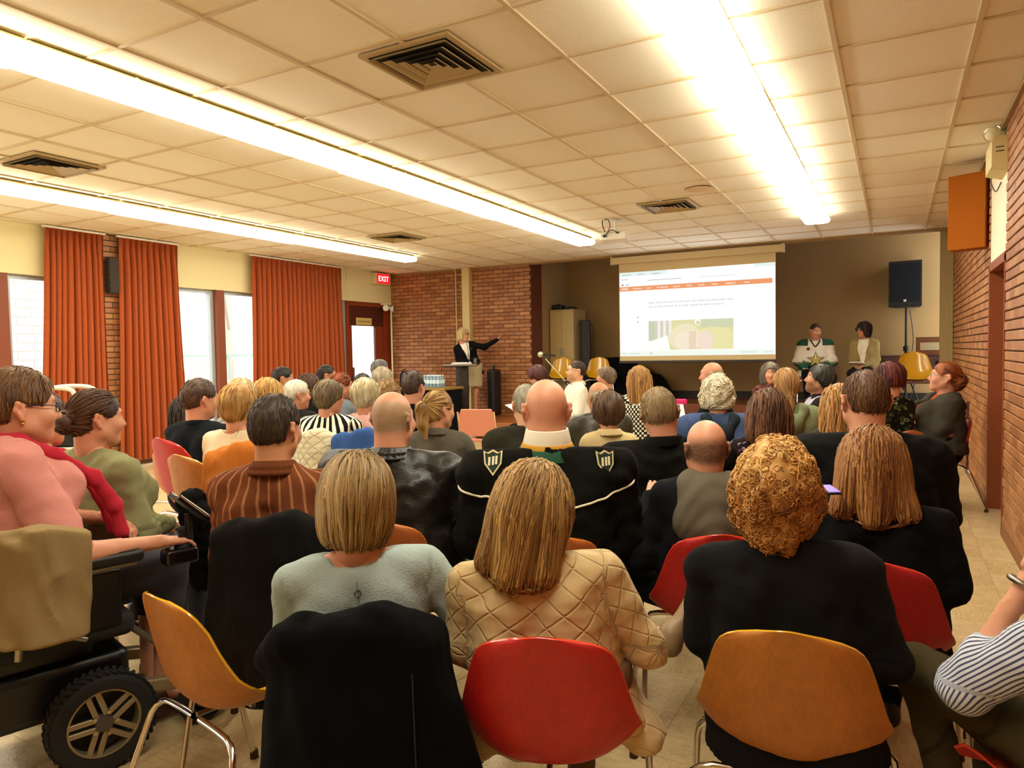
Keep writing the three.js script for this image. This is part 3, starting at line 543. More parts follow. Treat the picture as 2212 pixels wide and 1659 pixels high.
function shellChair(kind, label, x, z, turn, y = 0, s = 1, group) {
  let t;
  if (!chairs[kind]) {
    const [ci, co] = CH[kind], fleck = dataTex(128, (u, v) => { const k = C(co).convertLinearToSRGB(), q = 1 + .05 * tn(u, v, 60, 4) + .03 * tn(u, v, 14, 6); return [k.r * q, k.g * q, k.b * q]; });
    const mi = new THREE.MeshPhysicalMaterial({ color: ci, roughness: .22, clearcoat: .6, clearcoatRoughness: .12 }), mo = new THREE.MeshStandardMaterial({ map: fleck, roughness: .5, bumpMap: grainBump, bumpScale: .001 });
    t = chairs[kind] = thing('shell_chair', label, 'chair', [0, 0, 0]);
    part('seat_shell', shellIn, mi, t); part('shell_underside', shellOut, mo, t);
    legGeo.forEach((g, i) => { const l = part('leg', g, M.chrome, t); part('glide', footGeo[i], M.darkwood, l); });
    part('under_frame', [rod([0, .384, -.12], [0, .384, .13], .008), rod([-.1, .39, 0], [.1, .39, 0], .008)], M.steel, t);
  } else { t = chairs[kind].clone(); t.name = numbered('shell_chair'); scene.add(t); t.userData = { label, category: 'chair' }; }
  t.position.set(x, y, z); t.rotation.y = turn; t.scale.setScalar(s); if (group) t.userData.group = group; return t;
}
// ------------------------------------------------------------------ people
const SKIN = { fair: 0xd9a27e, pink: 0xca8c6c, tan: 0xbd835c, olive: 0xa87350 };
M.skin = new THREE.MeshStandardMaterial({ color: 0xffffff, vertexColors: true, roughness: .52 });
M.hair = new THREE.MeshStandardMaterial({ color: 0xffffff, vertexColors: true, roughness: .6, side: THREE.DoubleSide });
M.lensGlass = new THREE.MeshPhysicalMaterial({ color: 0xffffff, transmission: 1, roughness: 0, thickness: 0 });
const lin = h => { const c = C(h); return [c.r, c.g, c.b]; }, mixc = (a, b, t) => [lerp(a[0], b[0], t), lerp(a[1], b[1], t), lerp(a[2], b[2], t)];
const quat = (p, y, r) => new THREE.Quaternion().setFromEuler(new THREE.Euler(rad(p), rad(y), rad(r), 'YXZ'));

// a relaxed hand: wrist at the origin, fingers along -z, palm facing -y, thumb towards +x
function handPrims(curl) {
  const P = [[0, 0, .03, 0, 0, -.01, .025, .026], [-.022, 0, -.02, -.028, .002, -.08, .017, .013], [.018, 0, -.02, .026, .002, -.082, .018, .013], [0, .001, -.02, 0, .004, -.085, .02, .013]];
  [[-.031, .058, .0075], [-.011, .07, .0082], [.009, .075, .0085], [.028, .068, .0082]].forEach(([x, len, r], i) => {
    let a = .25 * curl + .05 * i, p = [x * .95, .003, -.083], seg = [.46, .31, .23];
    for (const s of seg) { const q = [p[0] + (i - 1.5) * .002, p[1] - Math.sin(a) * len * s, p[2] - Math.cos(a) * len * s]; P.push([...p, ...q, r, r * .9]); p = q; r *= .9; a += .45 * curl; }
  });
  P.push([.024, -.004, -.018, .05, -.014, -.048, .014, .011], [.05, -.014, -.048, .056, -.022, -.082, .0105, .0085]);
  return P;
}
const HANDS = {};
function handGeo(curl, side, h) {
  const k = curl + '|' + h; if (!HANDS[k]) { const P = handPrims(curl), f = field(P, .006), [lo, hi] = bounds(P, .004); HANDS[k] = nets(f, lo, hi, h); }
  const g = HANDS[k].clone(); if (side < 0) { g.scale(-1, 1, 1); const i = g.index.array; for (let n = 0; n < i.length; n += 3) { const t = i[n]; i[n] = i[n + 1]; i[n + 1] = t; } g.computeVertexNormals(); }
  return g;
}
function headPrims(o) {
  const w = o.fat ?? 1, P = [
    [0, .03, .012, .0755 * (1 + (w - 1) * .4), .088, .094], [0, -.03, -.024, .061 * w, .082, .07],
    [-.042 * w, -.058, -.004, 0, -.096, -.06, .03 * w, .021], [.042 * w, -.058, -.004, 0, -.096, -.06, .03 * w, .021],
    [-.03, .024, -.076, .03, .024, -.076, .014, .014], [-.04 * w, -.03, -.062, .022, .022, .022], [.04 * w, -.03, -.062, .022, .022, .022],
    [0, -.06, .016, 0, -.145, .03, .054 * w * (o.neck ?? 1), .056 * w * (o.neck ?? 1)], [0, -.02, .046, 0, -.115, .042, .048 * w, .048 * w]];
  const fine = [[0, .008, -.086, 0, -.032, -.105, .009, .013], [-.012, -.036, -.093, .009, .008, .01], [.012, -.036, -.093, .009, .008, .01],
    [-.019, -.063, -.084, .019, -.063, -.084, .006, .006], [0, -.071, -.086, .012, .007, .008], [-.032, .002, -.077, .0125, .0125, .0125], [.032, .002, -.077, .0125, .0125, .0125]];
  for (const s of [-1, 1]) fine.push([s * .073 * w, .012, .012, s * .084 * w, .022, .026, .007, .008], [s * .084 * w, .022, .026, s * .085 * w, .0, .034, .008, .007], [s * .085 * w, 0, .034, s * .077 * w, -.032, .014, .007, .008], [s * .072 * w, -.004, .014, .01, .026, .014]);
  return [P, fine];
}
function headField(o) {
  const [A, B] = headPrims(o), a = field(A, .03), b = field(B, .006), s = field([[-.032, .002, -.096, .019, .015, .016], [.032, .002, -.096, .019, .015, .016]], .001);
  return (x, y, z) => { let d = a(x, y, z); if (d < .06) { d = smax(d, -s(x, y, z), .014); d = smin(d, b(x, y, z), .011); } return d; };
}
function headColour(skin, o) {
  const s = lin(skin), lip = mixc(s, [.45, .1, .08], .45), pinkish = mixc(s, [.7, .22, .14], .3), brow = mixc(s, lin(o.hair ?? 0x503a28), .6);
  const stub = o.stubble ? mixc(s, lin(o.stubble), .5) : null, shave = o.shave ? lin(o.shave) : null;
  return (x, y, z) => {
    let c = s; const ax = Math.abs(x);
    if (z < -.055 && ax < .05) {
      const e = Math.hypot(ax - .032, y - .002);
      if (e < .0125 && z < -.068 && z > -.096) { c = e < .005 ? [.03, .02, .015] : [.62, .56, .5]; }
      else if (Math.abs(y - .027 + ax * .08) < .005 && ax > .014 && ax < .048) c = brow;
      else if (Math.abs(y + .066) < .008 && ax < .022) c = lip;
      else if (Math.hypot(x, y + .034) < .016 || Math.hypot(ax - .045, y + .03) < .018) c = mixc(s, pinkish, .7);
    }
    if (ax > .078 && Math.abs(y) < .045) c = mixc(s, pinkish, .8);
    if (stub && y < -.035 && z < .0 && y > -.12 && ax < .07) c = mixc(c, stub, clamp((-.03 - y) * 18, 0, .8));
    if (shave) { const t = clamp(shaveMask(x, y, z, o), 0, 1); if (t > 0) c = mixc(c, shave, t * (.75 + .25 * noise(x * 300, y * 300, z * 300))); }
    return c;
  };
}
function shaveMask(x, y, z, o) { // close-cropped hair painted where it grows: sides and back, not the crown of a balding head
  const side = clamp((.085 + z * .3 - Math.abs(y - .02) * 1.0 - (z < -.02 ? .07 : 0) + (z > .03 ? .05 : 0)) * 20, 0, 1), low = clamp((y + .06) * 40, 0, 1);
  const face = clamp((z + .03 + y * .15) * 40, 0, 1), top = o.bald ? clamp(((o.bald) - y + z * .25) * 26, 0, 1) : 1;
  return Math.min(low, face, top) * Math.max(side, y > .03 ? 1 : 0);
}

// hair: a soft mass around the skull, then combed locks over it.  Styles say where the mass is and how locks fall.
function hairStyle(st, o) {
  const t = o.t ?? .014, S = (x, sx = x) => [0, .03, .014, .0755 + sx, .088 + x, .094 + x], face = ['crop', 'short', 'ring'].includes(st) ? [0, -.03, -.1, .067, .124, .085] : [0, -.045, -.1, .066, .115, .085], P = [], cut = [];
  let k = .03, flow = { n: 420, len: .05, end: -.05, r: .0034, jit: .35, part: 0, flick: 0, curl: 0 };
  const ears = () => cut.push((x, y, z) => .034 - Math.hypot((Math.abs(x) - .088) * .8, y + .008, z - .014)), low = v => cut.push((x, y, z) => v - y), nape = (yb, yf) => cut.push((x, y, z) => lerp(yf, yb, clamp((z + .02) / .07, 0, 1)) + Math.max(0, Math.abs(x) - .025) * .45 - y);
  if (st === 'crop' || st === 'short') { ears(); P.push(S(st === 'crop' ? t * .6 : t, t * .35), [0, -.01, .05, .058, .056, .046 + t * .5]); nape(-.056, st === 'short' ? -.008 : .008); flow.end = -.046; flow.len = o.len ?? .022; flow.r = .0024; flow.n = 800; }
  if (st === 'ring') { ears(); P.push(S(.003), [0, -.01, .05, .06, .056, .047]); nape(-.056, .005); cut.push((x, y, z) => y - (o.bald ?? .05) - z * .28 + .01 * noise(x * 60, 1, z * 60)); flow.len = .012; flow.r = .0016; flow.n = 500; flow.keep = 1; }
  if (st === 'lady') { P.push(S(t + .006), [-.05, -.01, .03, .04, .06, .05], [.05, -.01, .03, .04, .06, .05], [0, -.03, .06, .06, .06, .05]); nape(-.095, -.035); flow.end = -.115; flow.len = o.len ?? .055; flow.r = .0036; flow.n = 520; }
  if (st === 'bob') { P.push(S(t + .008), [-.062, -.045, .015, .04, .085, .06], [.062, -.045, .015, .04, .085, .06], [0, -.05, .062, .075, .085, .048], [0, .09, .0, .05, .025, .06]); low(o.end ?? -.125); flow.len = .24; flow.end = o.end ?? -.125; flow.r = .0045; flow.jit = .14; flow.n = 620; }
  if (st === 'long') { const e = o.end ?? -.3, w = o.w ?? .085; P.push(S(t + .008), [-.066, -.05, .01, .036, .1, .055], [.066, -.05, .01, .036, .1, .055], [0, -.03, .07, 0, e + .03, .105, .07, .045], [-.05, -.03, .04, -w, e + .05, .085, .045, .035], [.05, -.03, .04, w, e + .05, .085, .045, .035]); low(e); flow.len = .5; flow.end = e - .01; flow.r = .0046; flow.jit = .16; flow.n = 700; flow.flick = o.flick ?? .3; flow.sweep = o.sweep ?? 0; k = .05; }
  if (st === 'curly') { const q = o.q ?? .03; P.push(S(q), [-.06, -.03, .01, .05 + q * .4, .085, .065], [.06, -.03, .01, .05 + q * .4, .085, .065], [0, -.04, .06, .08, .09, .05 + q * .5]); low(o.end ?? -.115); flow.end = (o.end ?? -.115) - .015; flow.len = .06; flow.curl = o.curl ?? 60; flow.r = .0032; flow.n = 1000; flow.jit = 3; }
  if (st === 'wavy') { const e = o.end ?? -.2; P.push(S(t + .014), [0, -.04, .06, 0, e + .05, .09, .09, .07], [-.06, -.03, .03, -.08, e + .07, .06, .055, .045], [.06, -.03, .03, .08, e + .07, .06, .055, .045]); low(e); flow.len = .4; flow.end = e; flow.r = .0055; flow.jit = .3; flow.n = 480; flow.wave = .012; flow.flick = .2; k = .05; }
  if (st === 'bun' || st === 'pony' || st === 'braid') {
    ears(); P.push(S(t, t * .5), [0, -.02, .06, .06, .06, .05]); cut.push((x, y, z) => lerp(0, -.07, clamp((z + .02) / .07, 0, 1)) - y - clamp((z - .085) / .02, 0, 1)); flow.end = -.3; flow.len = .12; flow.to = st === 'pony' ? V(0, .045, .12) : st === 'bun' ? V(0, .0, .13) : V(0, -.07, .1); flow.jit = .1; flow.n = 460; flow.r = .003;
    if (st === 'bun') P.push([0, -.005, .125, .05, .042, .045], [-.03, -.02, .13, .03, .03, .03], [.03, .0, .135, .032, .03, .03]);
    if (st === 'pony') P.push([0, .05, .11, .0, .03, .15, .022, .03], [0, .03, .15, .005, -.08, .15, .034, .036], [.005, -.08, .15, .012, -.17, .125, .034, .012]);
    if (st === 'braid') P.push([0, -.06, .09, .022, .022, .022], [.008, -.085, .1, .021, .019, .021], [-.004, -.112, .108, .02, .018, .02], [.006, -.138, .112, .018, .017, .018], [0, -.165, .114, .014, .017, .014]);
  }
  if (o.side) P.push(...o.side);
  const f0 = field(P, k), fc = field([face], .01), fr = o.fringe ?? 0, amp = o.lump ?? (st === 'curly' ? .012 : .003), fq = st === 'curly' ? 26 : 40;
  const f = (x, y, z) => {
    let d = f0(x, y, z); if (d > .05) return d;
    d += amp * (st === 'curly' ? noise(x * fq, y * fq, z * fq) + .5 * noise(x * 60, y * 60, z * 60) : noise(Math.atan2(x, z) * 9, y * 7, z * 4) + .5 * noise(Math.atan2(x, z) * 26, y * 9, z * 6));
    d = smax(d, -fc(x, y + fr, z) - (y > .02 ? (y - .02) * .35 : 0), .012); for (const c of cut) d = smax(d, c(x, y, z), .012); return d;
  };
  return [f, P, flow];
}
function lock(pts, r, c, pos, nor, col, ind) { // a tapered three-sided strand
  const n = pts.length, base = pos.length / 3, up = V(0, 0, 1);
  for (let i = 0; i < n; i++) {
    const t = pts[Math.min(i + 1, n - 1)].clone().sub(pts[Math.max(i - 1, 0)]).normalize(), a = t.clone().cross(Math.abs(t.z) < .9 ? up : V(1, 0, 0)).normalize(), b = t.clone().cross(a), u = i / (n - 1), w = r * Math.min(1, .35 + u * 4) * (1 - .85 * u ** 2.2), s = .82 + .36 * u;
    for (let q = 0; q < 3; q++) { const an = q * 2.0944, d = a.clone().multiplyScalar(Math.cos(an)).addScaledVector(b, Math.sin(an)); pos.push(pts[i].x + d.x * w, pts[i].y + d.y * w, pts[i].z + d.z * w); nor.push(d.x, d.y, d.z); col.push(c[0] * s, c[1] * s, c[2] * s); }
    if (i) for (let q = 0; q < 3; q++) { const A = base + (i - 1) * 3 + q, B = base + (i - 1) * 3 + (q + 1) % 3; ind.push(A, B, A + 3, B, B + 3, A + 3); }
  }
}
function hairGeo(o, r, near, far) {
  const [f, P, fl] = hairStyle(o.st, o), [lo, hi] = bounds(P, .02), c1 = lin(o.c), c2 = lin(o.c2 ?? o.c), root = o.root ? lin(o.root) : null;
  const shade = (x, y, z, k) => { let m = mixc(c1, c2, clamp(.5 + .9 * noise(x * 22 + k, y * 5, z * 22), 0, 1)); if (root) m = mixc(m, root, clamp((y - .0) * 9 + .3 * noise(x * 30, y * 8, z * 30), 0, .85)); return m; };
  const g = nets(f, lo, hi, near ? .0062 : far ? .0125 : .0105); tint(g, (x, y, z) => { const m = shade(x, y, z, 0), s = .8 + .25 * noise(x * 90, y * 12, z * 90); return [m[0] * s, m[1] * s, m[2] * s]; });
  if (o.st === 'ring' && !near) return g;
  const pos = [], nor = [], col = [], ind = [], N = Math.round(fl.n * (near ? 1.15 : far ? .2 : .34)), seg = fl.len > .1 ? (near ? 9 : 5) : (near ? 5 : 3), rr = near ? fl.r * .88 : fl.r * 1.35;
  for (let i = 0, tries = 0; i < N && tries < N * 6; tries++) {
    const th = r() * PI * 2, long = fl.len > .1 && !fl.to, cy = long ? .15 + r() * .85 : -.9 + r() * 1.9, q = Math.sqrt(Math.max(0, 1 - cy * cy)), d = V(Math.sin(th) * q, cy, Math.cos(th) * q);
    const low = fl.curl && tries & 1, cy0 = low ? -.06 : .02, cz0 = low ? .04 : .012;
    let a = .02, b = .26; for (let k = 0; k < 18; k++) { const m = (a + b) / 2; f(d.x * m, cy0 + d.y * m, cz0 + d.z * m) < 0 ? a = m : b = m; } if (a < .04 || a > .25) continue;
    const p = V(d.x * a, cy0 + d.y * a, cz0 + d.z * a); if (p.z < -.055 && p.y < .075) continue; const n0 = grad(f, p); if (n0.z < -.75 && p.y < .08) continue; i++;
    const pts = [], jx = (r() - .5) * fl.jit, jz = (r() - .5) * fl.jit, step = fl.len / seg; let ang = r() * 6, lift = .0015 + r() * .003; const spin = (r() < .5 ? -1 : 1) * fl.curl * (.6 + r()), ph = r() * 6;
    for (let s = 0; s <= seg; s++) {
      const n = grad(f, p), w = fl.to ? fl.to.clone().sub(p).normalize() : V(jx + p.x * 1.5, -1, jz + (p.z - .01) * 2 + (p.y > .08 ? .6 : 0));
      w.addScaledVector(n, -w.dot(n)).normalize();
      if (fl.curl) { const t = n.clone().cross(w); ang += spin * step; w.multiplyScalar(Math.cos(ang)).addScaledVector(t, Math.sin(ang)); }
      pts.push(p.clone().addScaledVector(n, lift + (fl.wave ? fl.wave * Math.sin(s * 1.7 + ph) * .5 : 0)));
      if (p.y < fl.end) { if (pts.length > 2 && fl.len > .1) { const e = pts[pts.length - 1], fk = fl.flick * (.4 + r()), jx2 = (r() - .5) * .02, d0 = .012 + r() * .016; for (const [t, u] of [[.3, .6], [.65, 1], [1, 1.1]]) pts.push(V(e.x + (e.x + (fl.sweep ?? 0)) * fk * t + jx2 * t, e.y - d0 * u, e.z + fk * .03 * t)); } break; }
      p.addScaledVector(w, step); const dd = f(p.x, p.y, p.z); if (Math.abs(dd) > .0005) p.addScaledVector(grad(f, p), -dd);
    }
    if (pts.length < 3) continue; const e = pts[pts.length >> 1], m = shade(e.x, e.y, e.z, r() * 3), s = .8 + r() * .4; lock(pts, rr * (.7 + r() * .6), [m[0] * s, m[1] * s, m[2] * s], pos, nor, col, ind);
  }
  const h = new THREE.BufferGeometry(); h.setAttribute('position', new THREE.Float32BufferAttribute(pos, 3)); h.setAttribute('normal', new THREE.Float32BufferAttribute(nor, 3)); h.setAttribute('color', new THREE.Float32BufferAttribute(col, 3)); h.setIndex(ind);
  return merge([g, h]);
}
function glassesGeo() {
  const t = [], ring = s => new THREE.TorusGeometry(.021, .0017, 6, 18).scale(1.1, .78, 1).translate(s * .032, -.001, -.099);
  t.push(ring(-1), ring(1), tube([[-.01, .004, -.1], [0, .007, -.102], [.01, .004, -.1]], .0015, 6, 5));
  for (const s of [-1, 1]) t.push(tube([[s * .055, .006, -.096], [s * .074, .01, -.07], [s * .084, .012, .0], [s * .084, .0, .03]], .0017, 10, 5));
  return t;
}
const clothMats = {};
function clothMat(c, kind = 'plain') {
  const key = c + kind; if (clothMats[key]) return clothMats[key];
  const [sheen, rough, bump] = { plain: [.25, .92, .0012], knit: [.4, .95, .002], leather: [0, .42, .001], wool: [.3, .95, .0016], satin: [0, .5, .0004] }[kind] ?? [.2, .9, .001];
  return clothMats[key] = new THREE.MeshPhysicalMaterial({ color: C(c).multiplyScalar(C(c).r + C(c).g + C(c).b < .06 ? .6 : 1), roughness: rough, specularIntensity: kind === 'leather' ? 1 : .3, bumpMap: kind === 'leather' ? rep(grainBump, 6, 6) : rep(weaveBump, kind === 'knit' ? 10 : 16, kind === 'knit' ? 10 : 16), bumpScale: bump, sheen: sheen * clamp((C(c).r + C(c).g + C(c).b) * 2, 0, 1), sheenRoughness: .6, sheenColor: C(c).lerp(C(0xffffff), .12) });
}
function canvasCloth(key, w, h, draw, o = {}) { return clothMats[key] ??= new THREE.MeshPhysicalMaterial({ color: 0xffffff, roughness: .92, specularIntensity: .3, ...o, map: (() => { const t = canvasTex(w, h, draw); t.wrapS = t.wrapT = THREE.RepeatWrapping; return t; })() }); }

// One person.  o.at = head centre in the world; yaw 0 faces the stage; the figure sits unless o.stand.
function person(o) {
  const near = o.lod === 1, dist = Math.hypot(o.at[0], o.at[2]), far = dist > 6.2, r = rng(o.seed ?? Math.round(o.at[0] * 977 + o.at[2] * 131)), S = o.stand ? null : (o.floor ?? 0) + (o.seat ?? .44);
  const lean = o.lean ?? 0, tilt = o.tilt ?? 0, fem = !!o.f, up = quat(lean, 0, tilt), hq = quat(o.nod ?? 0, o.turn ?? 0, o.roll ?? 0);
  const hipUp = o.stand ? .92 : .09, neckTop = V(0, .585 - (o.hunch ?? 0), -.015 - (o.hunch ?? 0) * .6), hc = V(0, .085, -.012), nq = neckTop.clone().applyQuaternion(up), hv = hc.clone().applyQuaternion(hq);
  const base = o.stand ? (o.floor ?? 0) : S, k = o.k ?? clamp((o.at[1] - base - .75 * hv.y) / (hipUp + nq.y + .25 * hv.y), .7, 1.18), g = o.g ?? 1, H = (.25 * k + .75) * (o.head ?? 1); // heads vary less than bodies
  const headRel = nq.multiplyScalar(k).addScaledVector(hv, H);
  const hip = V(0, o.at[1] - headRel.y, 0), yaw = rad(o.yaw), root = thing('person', o.label, 'person', [0, 0, 0], yaw, o.group);
  const off = headRel.clone().applyAxisAngle(V(0, 1, 0), yaw); root.position.set(o.at[0] - off.x, 0, o.at[2] - off.z);
  const T = (x, y, z) => V(x, y, z).applyQuaternion(up).multiplyScalar(k).add(hip), A = v => [v.x, v.y, v.z], K = (a, b, r1, r2) => [...A(a), ...A(b), r1 * k, r2 * k];
  const fl = o.floor ?? 0, sw = (fem ? .158 : .185) * (1 + (g - 1) * .5) * (o.sw ?? 1), legs = [], arms = [];
  // joints
  for (const s of [-1, 1]) {
    const sh = T(s * sw, .442, 0), ar = (s < 0 ? o.armL : o.armR) ?? o.arms ?? 'lap'; let el, wr, palm = [20, 0, 0];
    if (Array.isArray(ar)) { el = hip.clone().add(V(...ar[0]).multiplyScalar(k)); wr = hip.clone().add(V(...ar[1]).multiplyScalar(k)); palm = ar[2] ?? palm; }
    else if (ar === 'lap') { el = T(s * (sw + .03 * g), .185, -.02); wr = hip.clone().add(V(s * .07 * k, .1 * k * g, -.27 * k)); palm = [10, s * 25, 0]; }
    else if (ar === 'cross') { el = T(s * (sw + .045), .2, -.06); wr = T(-s * .1, .23 + s * .02, -.2 * g); }
    else { el = T(s * (sw + .035), .19, .02); wr = T(s * (sw + .05), -.06, -.03); palm = [-80, 0, 0]; }
    arms.push({ s, sh, el, wr, palm });
    let hj = V(s * .088 * k * g, hip.y - .01 * k, 0), kn, an, toe;
    const lg = (s < 0 ? o.legL : o.legR) ?? o.legs ?? 'sit';
    if (Array.isArray(lg)) { kn = V(...lg[0]); an = V(...lg[1]); toe = V(...(lg[2] ?? [lg[1][0], fl + .03, lg[1][2] - .14])); }
    else if (o.stand) { kn = V(s * .085 * k, fl + .5 * k, -.01); an = V(s * .08 * k, fl + .09 * k, .01); toe = V(s * .095 * k, fl + .03, -.13 * k); }
    else { const sp = (o.spread ?? 1) * (fem ? .075 : .13); kn = V(s * sp * k * g, S + .045, -.43 * k); an = V(s * sp * k, fl + .085, (-.4 - (o.reach ?? 0)) * k); toe = V(s * sp * 1.15 * k, fl + .03, an.z - .14 * k); }
    legs.push({ s, hj, kn, an, toe, shin: Array.isArray(lg) ? lg[3] : 1 });
  }
  const fr = fem ? .92 : 1, nb = T(0, .5, .008), nt = T(0, .59 - (o.hunch ?? 0), -.008 - (o.hunch ?? 0) * .6), hcW = T(...A(neckTop)).add(hc.clone().multiplyScalar(H).applyQuaternion(hq));
  const torso = (e, top = true) => [
    ...[-1, 1].map(s => K(T(s * .07 * g, .02, .0), T(s * .07 * g, .17, .005), .128 * g * (fem ? 1.04 : 1) + e, .112 * g * (fem ? .96 : 1.02) + e)),
    ...[-1, 1].map(s => K(T(s * .07 * g, .17, .005), T(s * .088 * (1 + (g - 1) * .6), .36, .0), .112 * g * (fem ? .96 : 1.02) + e, .112 * (1 + (g - 1) * .6) * fr + e)),
    ...[-1, 1].map(s => K(T(s * .04, .44, .0), T(s * (sw - .012), .442, 0), .088 * fr + e, .058 * fr + e)),
    ...(fem ? [-1, 1].map(s => K(T(s * .07, .31, -.085 * g), T(s * .075, .33, -.09 * g), .062 * g + e, .058 * g + e)) : [K(T(-.05, .2, -.05 * g), T(.05, .2, -.05 * g), .09 * g + e, .09 * g + e)]),
    ...(top ? [-1, 1].map(s => K(T(s * .015, .525, .012), T(s * (sw - .05), .462, .006), .042 + e, .05 + e)) : [])];
  const arm = (a, e, f0 = 0, f1 = 1) => { const m = (p, q, t) => p.clone().lerp(q, t), L = [], tr = fem ? .9 : 1; if (f0 < .5) L.push(K(a.sh, m(a.sh, a.el, Math.min(1, f1 * 2)), .056 * tr * (.6 + .4 * g) + e, .044 * tr * (.6 + .4 * g) + e)); if (f1 > .5) L.push(K(a.el, m(a.el, a.wr, (f1 - .5) * 2), .044 * tr * (.7 + .3 * g) + e, lerp(.044, .029, (f1 - .5) * 2) * tr + e)); return L; };
  const leg = (l, e, f1 = 1) => { const a = l.kn.clone().lerp(l.an, Math.min(1, (f1 - .5) * 2)); return [K(l.hj, l.kn, .092 * (.5 + .5 * g) + e, .06 * (.6 + .4 * g) + e), ...(f1 > .5 ? [K(l.kn, a, .058 + e, lerp(.058, .042, (f1 - .5) * 2) + e)] : [])]; };
  // ---- skin: body, head and hands merged into one mesh
  const skin = SKIN[o.skin ?? 'fair'], hc1 = lin(skin), bodyP = [...torso(-.012), K(nb, nt, .06 * (fem ? .86 : 1.02), .056 * (fem ? .86 : 1)), ...arms.flatMap(a => arm(a, o.bare ? 0 : -.004)), ...legs.flatMap(l => leg(l, -.008)), ...legs.map(l => K(l.an, l.toe, .036, .03))];
  const pieces = [], fb = field(bodyP, .03 * k), [blo, bhi] = bounds(bodyP, .01), gb = nets(fb, blo, bhi, near ? .021 : far ? .036 : .03); tint(gb, () => hc1); pieces.push(gb);
  const ho = { fat: o.fat ?? (fem ? .96 : 1.02), neck: (fem ? .86 : 1.02), ...o.face, hair: o.face?.hair ?? o.hair?.c }, fh = headField(ho), gh = nets(fh, [-.11, -.2, -.13], [.11, .13, .12], near ? .0055 : far ? .0098 : .0085); tint(gh, headColour(skin, ho));
  const HM = new THREE.Matrix4().compose(hcW, hq, V(H, H, H)); gh.applyMatrix4(HM); pieces.push(gh);
  for (const a of arms) { const d = a.wr.clone().sub(a.el).normalize(), q = new THREE.Quaternion().setFromUnitVectors(V(0, 0, -1), d).multiply(quat(-a.palm[0], a.palm[1] * .5, (a.palm[2] ?? 0))), hg = handGeo(a.palm[3] ?? 1, a.s < 0 ? 1 : -1, near ? .0058 : far ? .0095 : .0085); tint(hg, (x, y, z) => mixc(hc1, [.7, .3, .2], z < -.13 ? .12 : .03)); hg.applyMatrix4(new THREE.Matrix4().compose(a.wr.clone().addScaledVector(d, -.005 * k), q, V(k, k, k).multiplyScalar(fem ? .92 : 1.02))); pieces.push(hg); }
  part('body', pieces, M.skin, root);
  const inHead = (geo) => geo.applyMatrix4(HM);
  if (o.hair) part('hair', inHead(hairGeo(o.hair, r, near, far)), M.hair, root);
  if (o.glasses) { part('glasses', inHead(merge(glassesGeo())), o.glasses === 2 ? M.steel : M.black, root); }
  for (const s of o.earring ? [-1, 1] : []) part('earring', inHead(o.earring === 2 ? new THREE.TorusGeometry(.02, .002, 6, 18).rotateY(1.2).translate(s * .083, -.06, .02) : new THREE.SphereGeometry(.006, 8, 6).translate(s * .083, -.045, .014)), M.gold ??= std(0xd8b050, .25, { metalness: 1 }), root);
  // ---- garments
  const garment = (name, prims, c, { cell = near ? .0118 : far ? .021 : .018, fold = .004, cuts = [], kk = .04, mat, uvs = 1, label, post } = {}) => {
    const f0 = field(prims, kk * k), seed = r() * 50, f = (x, y, z) => { let d = f0(x, y, z); if (d > .06) return d; d += fold * (1.4 * noise(x * 9 + seed, y * 6, z * 9) + 1.1 * noise(x * 20 + y * 14, y * 18 - x * 8 + seed, z * 20) + 1.3 * Math.abs(noise(x * 11 - y * 9, y * 15 + x * 6 + seed, z * 12))); for (const q of cuts) d = smax(d, q(x, y, z), .008); return d; };
    const [lo, hi] = bounds(prims, .03), geo = nets(f, lo, hi, cell), p = geo.attributes.position, n = geo.attributes.normal, uv = new Float32Array(p.count * 2), fa = arms.map(a => [field(arm(a, 0), .01), a]), ft = field(torso(0), .01);
    for (let i = 0; i < p.count; i++) {
      const x = p.getX(i), y = p.getY(i), z = p.getZ(i); let u = Math.atan2(x, z * 1.5 + .02) * .16, w = y, best = ft(x, y, z);
      for (const [q, a] of fa) { const d = q(x, y, z); if (d < best - .004) { best = d; const A0 = a.sh, L = y < Math.min(a.el.y, a.sh.y) + .02 ? [a.el, a.wr] : [a.sh, a.el], dir = L[1].clone().sub(L[0]).normalize(), rel = V(x, y, z).sub(L[0]), t = rel.dot(dir), e1 = dir.clone().cross(V(0, 0, 1)).normalize(), e2 = dir.clone().cross(e1); u = Math.atan2(rel.dot(e1), -rel.dot(e2)) * .06 + a.s * .25; w = A0.y - t; } }
      uv[2 * i] = u * uvs; uv[2 * i + 1] = w * uvs;
    }
    geo.setAttribute('uv', new THREE.BufferAttribute(uv, 2)); if (post) post(geo);
    return [part(name, geo, mat ?? clothMat(c, 'plain'), root, label), f];
  };
  const tilted = (f) => { const inv = up.clone().invert(), v = V(); return (x, y, z) => { v.set(x, y, z).sub(hip).applyQuaternion(inv).divideScalar(k); return f(v.x, v.y, v.z) * k; }; };
  const t = { th: .012, sl: 1, neck: .064, nh: .535, hem: o.stand ? -.1 : -.02, open: 0, ...o.top }, api = { root, T, k, hip, r, HM, arms, legs, garment, near, K, A, torso, tilted, hcW };
